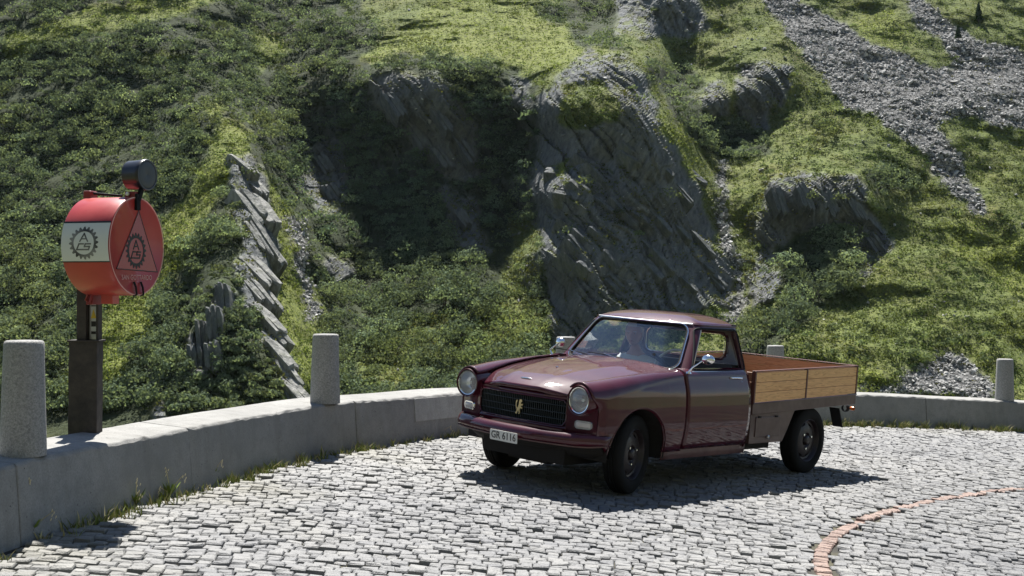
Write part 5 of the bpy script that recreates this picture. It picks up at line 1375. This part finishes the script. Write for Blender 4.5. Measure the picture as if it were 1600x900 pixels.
# --- shrubs: clumps of small leaf faces
def foliage_mat(name, hueshift=0):
    m = bpy.data.materials.new(name); m.use_nodes = True; t = m.node_tree; t.nodes.clear(); n = N(t)
    o = n.n('ShaderNodeOutputMaterial'); mx = n.n('ShaderNodeMixShader'); d = n.n('ShaderNodeBsdfDiffuse'); tl = n.n('ShaderNodeBsdfTranslucent'); c = n.attr('tone', 'Color')
    t.links.new(c, d.inputs[0]); t.links.new(n.mix(1., c, (1.25, 1.2, .7), 'MULTIPLY'), tl.inputs[0]); mx.inputs[0].default_value = .42
    t.links.new(d.outputs[0], mx.inputs[1]); t.links.new(tl.outputs[0], mx.inputs[2]); t.links.new(mx.outputs[0], o.inputs[0]); return m
LEAF = foliage_mat('shrub_leaves')
def leaf_quads(C, Nn, Rr, tone, nl, flat=.8, sz=(.08, .16)):
    """C centres (m,3), Nn normals, Rr radii, tone (m,3); nl leaves per clump -> verts, faces, tones"""
    m = len(C); d = rg.normal(size=(m, nl, 3)); d /= np.linalg.norm(d, axis=2)[..., None]
    d[..., 2] = np.abs(d[..., 2]) * 1.0 - .12; d[..., 1] = np.where(rg.rand(m, nl) < .7, -np.abs(d[..., 1]), d[..., 1])
    r = Rr[:, None] * (.62 + .42 * rg.rand(m, nl)); wob_ = 1 + .25 * np.sin(d[..., 0] * 7 + C[:, None, 0] * 5) * np.cos(d[..., 2] * 6 + C[:, None, 2])
    P = C[:, None] + d * (r * wob_)[..., None] * np.array([1, 1, flat]) + Nn[:, None] * (Rr[:, None, None] * .42)
    nn = d + rg.normal(size=(m, nl, 3)) * .40; nn /= np.linalg.norm(nn, axis=2)[..., None]
    a = np.cross(nn, rg.normal(size=(m, nl, 3))); a /= np.linalg.norm(a, axis=2)[..., None]; b_ = np.cross(nn, a)
    s_ = (sz[0] + (sz[1] - sz[0]) * rg.rand(m, nl))[..., None] * (.55 + .45 * np.minimum(1, Rr / .8))[:, None, None]
    q1 = P + a * s_; q2 = P + b_ * s_ * .6; q3 = P - a * s_ * .9 + nn * s_ * .25; q4 = P - b_ * s_ * .6
    V = np.stack([q1, q2, q3, q4], 2).reshape(-1, 3); F = np.arange(len(V)).reshape(-1, 4)
    t = tone[:, None] * (.75 + .5 * rg.rand(m, nl, 1)); T = np.repeat(t.reshape(-1, 3), 4, axis=0)
    return V, F, np.clip(T, 0, 1)
def pts(n_, u0, u1, v0, v1):
    return u0 + (u1 - u0) * rg.rand(n_), v0 + (v1 - v0) * rg.rand(n_)
u, v = pts(24500, -420, 1960, -60, 645); p, nr, c = sample(u, v)
dn = fbm(p[:, 0] / 5, p[:, 2] / 5, p[:, 1] / 8, 3)
pr = np.select([c == 0, c == 1, c == 2, c == 3, c == 4, c == 5, c == 6], [1., .08, .06, .012, .0, 1.15, .30], 0)
pr = pr * np.clip(.9 + dn * 1.8, .12, 1.5) + (c == 1) * np.clip(dn - .45, 0, 1) * .5
pr *= np.where((u < 560) | ((u < 850) & (v > 340)), 1, .8)
keep_ = rg.rand(len(u)) < pr; u, v, p, nr, c, dn = u[keep_], v[keep_], p[keep_], nr[keep_], c[keep_], dn[keep_]
rad_ = (.42 + .85 * rg.rand(len(u)) ** 1.9) * np.where(c == 1, .6, 1) * np.where((u > 270) & (u < 500) & (v > 420), .55, 1) * np.where(u < 450, 1., 1.1)
base = np.array([[.118, .155, .098], [.12, .155, .075], [.13, .16, .065], [.10, .13, .075], [.1, .1, .05], [.105, .15, .10], [.125, .16, .08]])[c]
hue = fbm(p[:, 0] / 7, p[:, 2] / 7, p[:, 1] * 0 + 6, 3)[:, None]
tone = base * (1 + .30 * rg.normal(size=(len(u), 1)).clip(-1.5, 2)) + np.clip(hue, 0, 1) * np.array([.045, .04, .0]) ; tone = np.clip(tone, .018, .3)
print('shrubs', len(u))
# the most prominent shrubs (nearest, biggest) are plants of their own
score = rad_ / p[:, 1] * np.where((v > 120) & (v < 590) & (u > 0) & (u < 1600) & ((c == 0) | (c == 5) | (c == 6)), 1, 0)
# well separated picks
order = np.argsort(-score); pick = []
for i in order:
    if len(pick) >= 60 or score[i] <= 0: break
    if all((u[i] - u[j]) ** 2 + (v[i] - v[j]) ** 2 > 22 ** 2 for j in pick): pick.append(i)
pk = np.zeros(len(u), bool); pk[pick] = True
Vq, Fq, Tq = leaf_quads(p[~pk], nr[~pk], rad_[~pk], tone[~pk], 84)
npmesh('hillside_shrubs', Vq, Fq, LEAF, attrs={'tone': Tq}, kind='stuff', label='dense green alder scrub covering the mountainside', cat='shrubs')
print('leaf quads', len(Fq))
ZONES = [(lambda u, v: u < 330 and v < 250, 'on the scrubby slope above the red drum'), (lambda u, v: u < 330, 'on the slope beside and below the red drum'), (lambda u, v: u < 520 and v > 330, 'by the grassy gully left of the second bollard'),
 (lambda u, v: u < 600 and v < 200, 'above the shaded hollow'), (lambda u, v: u < 560, 'at the left edge of the shaded hollow'), (lambda u, v: u < 840 and v < 340, 'under the shaded cliff in the middle'), (lambda u, v: u < 840 and v < 480, 'in the sunny scrub below the shaded cliff'), (lambda u, v: u < 870, 'in the low scrub behind the pickup bonnet'),
 (lambda u, v: u < 1120 and v > 90, 'on the big slanting rock buttress'), (lambda u, v: u < 1160 and v <= 90, 'beside the topmost dark rock'), (lambda u, v: u < 1180 and v > 230, 'in the stony gully right of the buttress'), (lambda u, v: u < 1260 and v < 240, 'among the small outcrops above the stony gully'),
 (lambda u, v: u < 1400 and 250 < v < 480, 'around the lower rock outcrop on the right'), (lambda u, v: v < 110, 'at the top of the long scree'), (lambda u, v: v < 200, 'in the broad middle of the long scree'), (lambda u, v: v < 350, 'on the narrow tongue of scree and the meadow beside it'), (lambda u, v: v < 520, 'on the open right-hand meadow'), (lambda u, v: True, 'by the small stone pile above the right parapet')]
def zone_label(u, v, r_, what):
    z = next(t for f, t in ZONES if f(u, v))
    side = 'higher' if v < 300 else 'lower'
    if what == 'shrub': return ('very broad' if r_ > 1.3 else 'broad' if r_ > 1.22 else 'mid-sized' if r_ > 1.12 else 'compact') + ' rounded green shrub ' + z
    return ('large' if r_ > .28 else 'medium-sized' if r_ > .2 else 'small') + ' angular pale grey boulder ' + z
STEM = mat('shrub_stem', (.08, .06, .045), .9)
for i in pick:
    root = empty('mountain_shrub', p[i], label=zone_label(u[i], v[i], rad_[i], 'shrub'), cat='shrub', group='larger shrubs on the mountainside')
    C0 = np.zeros((1, 3)); r0 = rad_[i] * 1.25
    Vc, Fc, Tc = leaf_quads(np.array([[0, 0, r0 * .5]]), np.zeros((1, 3)), np.array([r0]), tone[i:i + 1] * 1.1, 320)
    npmesh('crown', Vc, Fc, LEAF, root, attrs={'tone': Tc})
    mb = MB()
    for k in range(4): a = rnd.random() * 6.28; mb.tube([(0, 0, -.3), (math.cos(a) * r0 * .2, math.sin(a) * r0 * .2, r0 * .4), (math.cos(a) * r0 * .6, math.sin(a) * r0 * .6, r0 * .95)], [.05, .035, .012], 5)
    mb.build('stem', STEM, root)
# --- grass tussocks and heath on meadow, grass and ledges
u, v = pts(140000, -420, 1960, -40, 645); p, nr, c = sample(u, v)
pr = np.select([c == 1, c == 2, c == 6, c == 0, c == 5, c == 3, c == 4], [.85, 1., .7, .12, .12, 0, 0.03], 0) * (1 + .5 * fbm(p[:, 0] / 3, p[:, 2] / 3, p[:, 1] / 3, 2)); pr = pr + (c == 3) * (nr[:, 2] > .62) * .6
k_ = rg.rand(len(u)) < pr * .8; p, nr, c = p[k_], nr[k_], c[k_]
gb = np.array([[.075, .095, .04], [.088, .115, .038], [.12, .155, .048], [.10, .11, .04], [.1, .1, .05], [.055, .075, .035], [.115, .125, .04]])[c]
hue = fbm(p[:, 0] / 6, p[:, 2] / 6, p[:, 1] / 9, 3)[:, None]
gt = gb * (1 + .3 * rg.normal(size=(len(p), 1)).clip(-1.5, 2)) + np.clip(hue, 0, 1) * np.array([.03, .025, .0]) - np.clip(-hue, 0, 1) * np.array([.03, .02, 0]); gt = np.clip(gt, .02, .35)
Vq, Fq, Tq = leaf_quads(p - nr * .05, nr, np.full(len(p), .26) * (.6 + .8 * rg.rand(len(p))), gt, 5, .6, (.08, .18))
npmesh('meadow_grass', Vq, Fq, LEAF, attrs={'tone': Tq}, kind='stuff', label='short olive green grass and heath on the mountainside', cat='grass')
print('tussocks', len(p))
# --- stones
ICO = np.array([(0,0,1),(.9,0,.45),(.28,.85,.45),(-.72,.53,.45),(-.72,-.53,.45),(.28,-.85,.45),(.72,.53,-.45),(-.28,.85,-.45),(-.9,0,-.45),(-.28,-.85,-.45),(.72,-.53,-.45),(0,0,-1)])
ICF = np.array([(0,1,2),(0,2,3),(0,3,4),(0,4,5),(0,5,1),(1,6,2),(2,7,3),(3,8,4),(4,9,5),(5,10,1),(6,7,2),(7,8,3),(8,9,4),(9,10,5),(10,6,1),(11,7,6),(11,8,7),(11,9,8),(11,10,9),(11,6,10)])
def stones(P, S, tone):
    m = len(P); B = ICO[None] * (1 + .28 * rg.normal(size=(m, 12, 1))); B = B * (np.array([1, .7, .5])[None, None] * (1 + .25 * rg.normal(size=(m, 1, 3))))
    q = rg.normal(size=(m, 4)) * np.array([1, .35, .35, 1]); q /= np.linalg.norm(q, axis=1)[:, None]; w_, x, y, z = q.T
    M = np.stack([1-2*(y*y+z*z),2*(x*y-z*w_),2*(x*z+y*w_),2*(x*y+z*w_),1-2*(x*x+z*z),2*(y*z-x*w_),2*(x*z-y*w_),2*(y*z+x*w_),1-2*(x*x+y*y)],1).reshape(m,3,3)
    B = np.einsum('mij,mkj->mki', M, B) * S[:, None, None]
    V = (B + P[:, None]).reshape(-1, 3); F = (ICF[None] + (np.arange(m) * 12)[:, None, None]).reshape(-1, 3); return V, F, np.repeat(tone, 12, axis=0)
STONE = mat('scree_stone', rough=.9, nodes=lambda t, b: (lambda n: (n.set(b.inputs['Base Color'], n.mix(n.ramp(n.noise(n.coord('Object'), 5, 4, .7), [(.35, .55), (.6, 0.)]), n.attr('tone', 'Color'), (.08, .08, .078)))))(N(t)))
u, v = pts(230000, -60, 1960, -60, 640); p, nr, c = sample(u, v)
k_ = (c == 4) | (rg.rand(len(u)) < .4); u, v, p, nr, c = u[k_], v[k_], p[k_], nr[k_], c[k_]
sp_ = np.clip(pnoise(p[:, 0] / 4, p[:, 2] / 3, p[:, 1] / 6 + 40) - .25, 0, 1)
pr = np.select([c == 4, c == 6, c == 1, c == 3], [1., .10, .012 + 0, .02], 0) + (c == 1) * sp_ * .25 + (c == 6) * sp_ * .8
k_ = rg.rand(len(u)) < pr; u, v, p, nr, c = u[k_], v[k_], p[k_], nr[k_], c[k_]
S = (.045 + .20 * rg.rand(len(u)) ** 5 + .055 * rg.rand(len(u))) * np.where(v > 450, .8, 1) * np.where(v < 130, 1.15, 1.)
g_ = (.30 + .2 * rg.rand(len(u), 1)) * np.array([[1., .985, .95]]) + rg.normal(size=(len(u), 1)) * .03; g_ = np.clip(g_, .16, .55)
o_ = np.argsort(-S / p[:, 1] * ((u > 0) & (u < 1600) & (v > 0) & (v < 615))); big_ = o_[:290]; bm_ = np.zeros(len(u), bool); bm_[big_] = True
Vs, Fs, Ts = stones(p[~bm_] + nr[~bm_] * (S[~bm_, None] * .25), S[~bm_], g_[~bm_])
npmesh('scree', Vs, Fs, STONE, attrs={'tone': Ts}, kind='stuff', label='grey scree of broken stones spilling down the mountainside', cat='scree')
print('stones', len(u))
for i in big_:
    Vb, Fb, Tb = stones(np.zeros((1, 3)), S[i:i + 1] * 1.15, g_[i:i + 1])
    o = npmesh('boulder', Vb, Fb, STONE, attrs={'tone': Tb}, label=zone_label(u[i], v[i], S[i], 'boulder'), cat='boulder', group='boulders on the mountainside'); o.location = Vector(p[i] + nr[i] * S[i] * .2)
# --- small conifers high on the right slope
def conifer(uu, vv, h, label):
    p_, n_, _ = sample(np.array([float(uu)]), np.array([float(vv)])); root = empty('spruce_tree', p_[0], label=label, cat='tree', group='small spruces on the upper right slope')
    MB().tube([(0, 0, -.3), (0, 0, h * .5), (.02, 0, h)], [h * .03, h * .02, .01], 7).build('trunk', STEM, root)
    m_ = 46; zz = np.linspace(.12, 1, m_) * h; rr_ = (1 - zz / h) * h * .22 + .03; C = []; Rr = []
    for z, r_ in zip(zz, rr_):
        for k in range(3): a = rg.rand() * 6.28; C.append((math.cos(a) * r_ * .7, math.sin(a) * r_ * .7, z)); Rr.append(r_ * .55 + .04)
    C = np.array(C); Vc, Fc, Tc = leaf_quads(C, np.zeros_like(C), np.array(Rr), np.tile(np.array([[.03, .055, .022]]), (len(C), 1)), 9, .6, (.10, .2)); npmesh('crown', Vc, Fc, LEAF, root, attrs={'tone': Tc})
conifer(1529, 36, 2.6, 'small dark spruce standing alone near the top right corner of the slope'); conifer(1497, 62, 1.7, 'shorter dark spruce just left of and below the other one on the upper right slope')

# --- valley floor, embankment below the road, slope opposite (behind the viewer)
vg = mesh('valley_ground', [(-850, -850, -32), (850, -850, -32), (850, 850, -32), (-850, 850, -32)], [(0, 1, 2, 3)], mat('valley_grass', (.07, .085, .03), .95, nodes=lambda t, b: (lambda n: n.set(b.inputs['Base Color'], n.mix(n.noise(n.coord('Object'), .05, 6, .7), (.04, .055, .02), (.12, .13, .05))))(N(t))), kind='structure')
V = []; F = []
for i in range(0, len(wallc), 3):
    s_ = wl[i]; p_, o_ = wall_at(max(s_, .01))
    for (of, h_) in ((.49, .1), (.9, -.5), (6, -7), (30, -34)): q_ = p_ + o_ * of; V.append(tuple(G(q_.x, q_.y, 0) + Vector((0, 0, h_))))
for i in range(len(V) // 4 - 1):
    for k in range(3): F.append((i * 4 + k, i * 4 + 4 + k, i * 4 + 5 + k, i * 4 + 1 + k))
mesh('road_embankment', V, F, bpy.data.materials['valley_grass'], smooth=True, kind='structure')
gx = np.linspace(-500, 500, 90); gy = np.linspace(-60, -420, 40); GX, GY_ = np.meshgrid(gx, gy)  # unseen slope, made steep and dark to cut sky fill and darken reflections
GZ_ = -30 + (-GY_ - 60) * .85 + fbm(GX / 90, GY_ / 90, GX * 0, 5) * 26
ii = np.arange(GX.size).reshape(GX.shape)
npmesh('opposite_slope', np.stack([GX, GY_, GZ_], -1).reshape(-1, 3), np.stack([ii[:-1, :-1].ravel(), ii[:-1, 1:].ravel(), ii[1:, 1:].ravel(), ii[1:, :-1].ravel()], 1), mat('far_slope', rough=.95, nodes=lambda t, b: (lambda n: n.set(b.inputs['Base Color'], n.mix(n.ramp(n.noise(n.coord('Object'), .035, 8, .75), [(.4, 0.), (.62, 1.)]), (.02, .03, .014), (.09, .09, .05))))(N(t))), smooth=True, kind='structure')
# ------------------------------------------------------------------ tilted rock slabs standing out of the ribs and cliffs
def _slabmat(c1, c2):
    def f(t, b):
        n = N(t); c = n.coord('Object', scale=(1, 1, .3)); c2_ = n.coord('Object')
        s_ = n.noise(c, 2.2, 6, .7); f_ = n.noise(c2_, 1.1, 5, .65)
        col = n.mix(n.ramp(s_, [(.32, 0.), (.66, 1.)]), c1, c2); col = n.mix(n.ramp(f_, [(.5, 0.), (.7, .6)]), col, (.10, .11, .06))
        n.set(b.inputs['Base Color'], col); n.bump(n.math('ADD', s_, n.math('MULTIPLY', f_, .6)), b, .8, .25)
    return f
SLAB = mat('sunlit_slab_rock', rough=.9, spec=.2, nodes=_slabmat((.11, .115, .11), (.31, .305, .285)))  # lighter copy of the slab rock for the rib: sunlight put into colour
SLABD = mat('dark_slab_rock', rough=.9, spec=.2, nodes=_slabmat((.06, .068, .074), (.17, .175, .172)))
rq = random.Random(9)
def rock_slab(u, v, ln, wd, th, nrm, m, label, grp, strips=3, sink=.5):
    p, nn, _ = sample(np.array([float(u)]), np.array([float(v)])); p = Vector(p[0])
    n_ = Vector(nrm).normalized(); L = Vector((math.cos(R(th)), -.15, -math.sin(R(th)))); L = (L - n_ * L.dot(n_)).normalized(); W = n_.cross(L)
    if W.x < 0: W = -W
    root = empty('rock_slab', p, label=label, cat='rock', group=grp)
    x0 = -wd / 2
    for k in range(strips):
        w_ = wd / strips * rq.uniform(.75, 1.3); off = rq.uniform(-.30, .30) * (wd / 3) ** .5; a = -ln / 2 * rq.uniform(.7, 1.08); b = ln / 2 * rq.uniform(.7, 1.08); sk = rq.uniform(-.25, .25) * w_
        ring = [(a, x0 + .15 * w_), (a * .8, x0 + .0), (b * .75, x0 + .02), (b * 1.02, x0 + .35 * w_ + sk), (b * .9, x0 + w_ * .95), (a * .3, x0 + w_ * 1.02), (a * .92, x0 + w_ * .7)]
        V = []; nr = len(ring)
        for (dz, sc_) in ((off + .12, .90), (off, 1.0), (-1.6, 1.05)):
            for (q, w2) in ring:
                cx = x0 + w_ / 2; V.append(L * (q * sc_ + rq.uniform(-.06, .06)) + W * (cx + (w2 - cx) * sc_) + n_ * (dz + sink + rq.uniform(-.07, .07) + .06 * q / ln))
        F = [tuple(range(nr))] + [(i + l * nr, (i + 1) % nr + l * nr, (i + 1) % nr + (l + 1) * nr, i + (l + 1) * nr) for l in range(2) for i in range(nr)]
        MB().add(V, F).build('slab_layer', m, root)
        x0 += w_ * .96
LIT = (.62, -.36, .62)
rib = [(383, 262, 2.6, 1.4), (396, 292, 3.2, 1.6), (392, 325, 3.0, 1.5), (410, 335, 3.6, 1.5), (402, 372, 3.2, 1.8), (418, 392, 3.0, 1.6), (404, 425, 2.8, 2.2), (398, 455, 2.4, 2.0), (418, 470, 2.2, 1.2), (415, 505, 2.4, 1.4), (432, 525, 2.4, 1.3), (437, 560, 2.6, 1.4), (449, 590, 2.4, 1.3), (458, 618, 2.0, 1.2)]
for i, (u, v, ln, wd) in enumerate(rib):
    where = ['at the very top of', 'near the top of', 'on the upper part of', 'in the upper middle of', 'in the middle of', 'just below the middle of', 'in the lower middle of', 'on the lower half of', 'low on', 'at the foot of'][min(9, int(i * 10 / len(rib)))]
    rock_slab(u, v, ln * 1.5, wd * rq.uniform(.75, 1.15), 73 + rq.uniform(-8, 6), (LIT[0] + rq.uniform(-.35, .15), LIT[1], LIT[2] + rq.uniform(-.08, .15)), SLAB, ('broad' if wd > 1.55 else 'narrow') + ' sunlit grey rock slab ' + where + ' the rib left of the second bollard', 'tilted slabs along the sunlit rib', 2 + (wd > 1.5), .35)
for i, (u, v, ln, wd) in enumerate([(352, 465, 2.6, 1.2), (340, 505, 3.0, 1.3), (322, 530, 3.0, 1.0), (308, 560, 2.2, 1.0), (337, 560, 2.4, 1.2)]):
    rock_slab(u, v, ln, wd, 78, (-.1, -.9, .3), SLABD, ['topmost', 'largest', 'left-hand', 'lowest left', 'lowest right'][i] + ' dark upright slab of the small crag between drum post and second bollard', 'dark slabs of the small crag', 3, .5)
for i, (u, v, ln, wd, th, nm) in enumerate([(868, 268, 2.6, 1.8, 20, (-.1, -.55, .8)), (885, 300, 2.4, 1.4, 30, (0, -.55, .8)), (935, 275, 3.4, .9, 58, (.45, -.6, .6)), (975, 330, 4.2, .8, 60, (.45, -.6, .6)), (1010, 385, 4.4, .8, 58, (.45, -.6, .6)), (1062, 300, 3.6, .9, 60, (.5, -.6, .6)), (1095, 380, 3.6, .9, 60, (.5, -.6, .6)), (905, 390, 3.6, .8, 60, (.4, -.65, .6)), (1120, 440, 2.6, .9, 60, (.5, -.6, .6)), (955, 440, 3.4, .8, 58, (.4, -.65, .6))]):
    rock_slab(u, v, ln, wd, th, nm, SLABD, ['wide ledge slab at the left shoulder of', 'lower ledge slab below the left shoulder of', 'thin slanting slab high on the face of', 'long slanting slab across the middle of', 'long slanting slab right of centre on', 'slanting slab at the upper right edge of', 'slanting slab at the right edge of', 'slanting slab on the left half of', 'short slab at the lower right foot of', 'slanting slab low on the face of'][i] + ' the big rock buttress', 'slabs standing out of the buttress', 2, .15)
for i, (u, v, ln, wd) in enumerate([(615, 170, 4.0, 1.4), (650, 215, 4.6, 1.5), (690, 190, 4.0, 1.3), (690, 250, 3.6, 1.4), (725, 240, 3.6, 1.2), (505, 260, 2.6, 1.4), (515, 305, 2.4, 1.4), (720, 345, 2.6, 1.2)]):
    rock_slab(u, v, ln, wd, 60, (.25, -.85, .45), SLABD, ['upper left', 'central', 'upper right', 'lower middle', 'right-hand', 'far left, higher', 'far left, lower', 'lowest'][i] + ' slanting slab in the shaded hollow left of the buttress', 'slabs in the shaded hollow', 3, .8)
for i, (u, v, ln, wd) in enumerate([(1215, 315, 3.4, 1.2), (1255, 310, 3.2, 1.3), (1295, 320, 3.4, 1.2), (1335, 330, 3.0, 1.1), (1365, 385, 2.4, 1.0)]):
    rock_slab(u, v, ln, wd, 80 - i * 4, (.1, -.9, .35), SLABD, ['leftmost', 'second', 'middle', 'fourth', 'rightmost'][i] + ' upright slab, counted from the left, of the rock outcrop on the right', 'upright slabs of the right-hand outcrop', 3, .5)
for i in range(30):
    for _ in range(50):
        u = rq.uniform(865, 1125); v = rq.uniform(225, 475)
        if inpoly(np.array([u]), np.array([v]), [(870, 300), (900, 215), (1000, 215), (1075, 225), (1110, 290), (1125, 380), (1140, 470), (960, 480), (880, 520)])[0]: break
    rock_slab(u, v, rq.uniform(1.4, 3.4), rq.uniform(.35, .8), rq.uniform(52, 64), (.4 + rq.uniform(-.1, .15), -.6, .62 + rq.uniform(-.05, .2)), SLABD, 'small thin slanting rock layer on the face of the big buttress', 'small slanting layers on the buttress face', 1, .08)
# ------------------------------------------------------------------ thin mountain haze
hz = bpy.data.materials.new('haze'); hz.use_nodes = True; t = hz.node_tree; t.nodes.clear()
o_ = t.nodes.new('ShaderNodeOutputMaterial'); pv = t.nodes.new('ShaderNodeVolumePrincipled')
pv.inputs['Color'].default_value = (.70, .86, 1, 1); pv.inputs['Density'].default_value = .00005; pv.inputs['Anisotropy'].default_value = .2
t.links.new(pv.outputs[0], o_.inputs['Volume'])
mb = MB().box((-900, -900, -33), (900, 900, 340)); mb.build('haze', hz, kind='stuff')
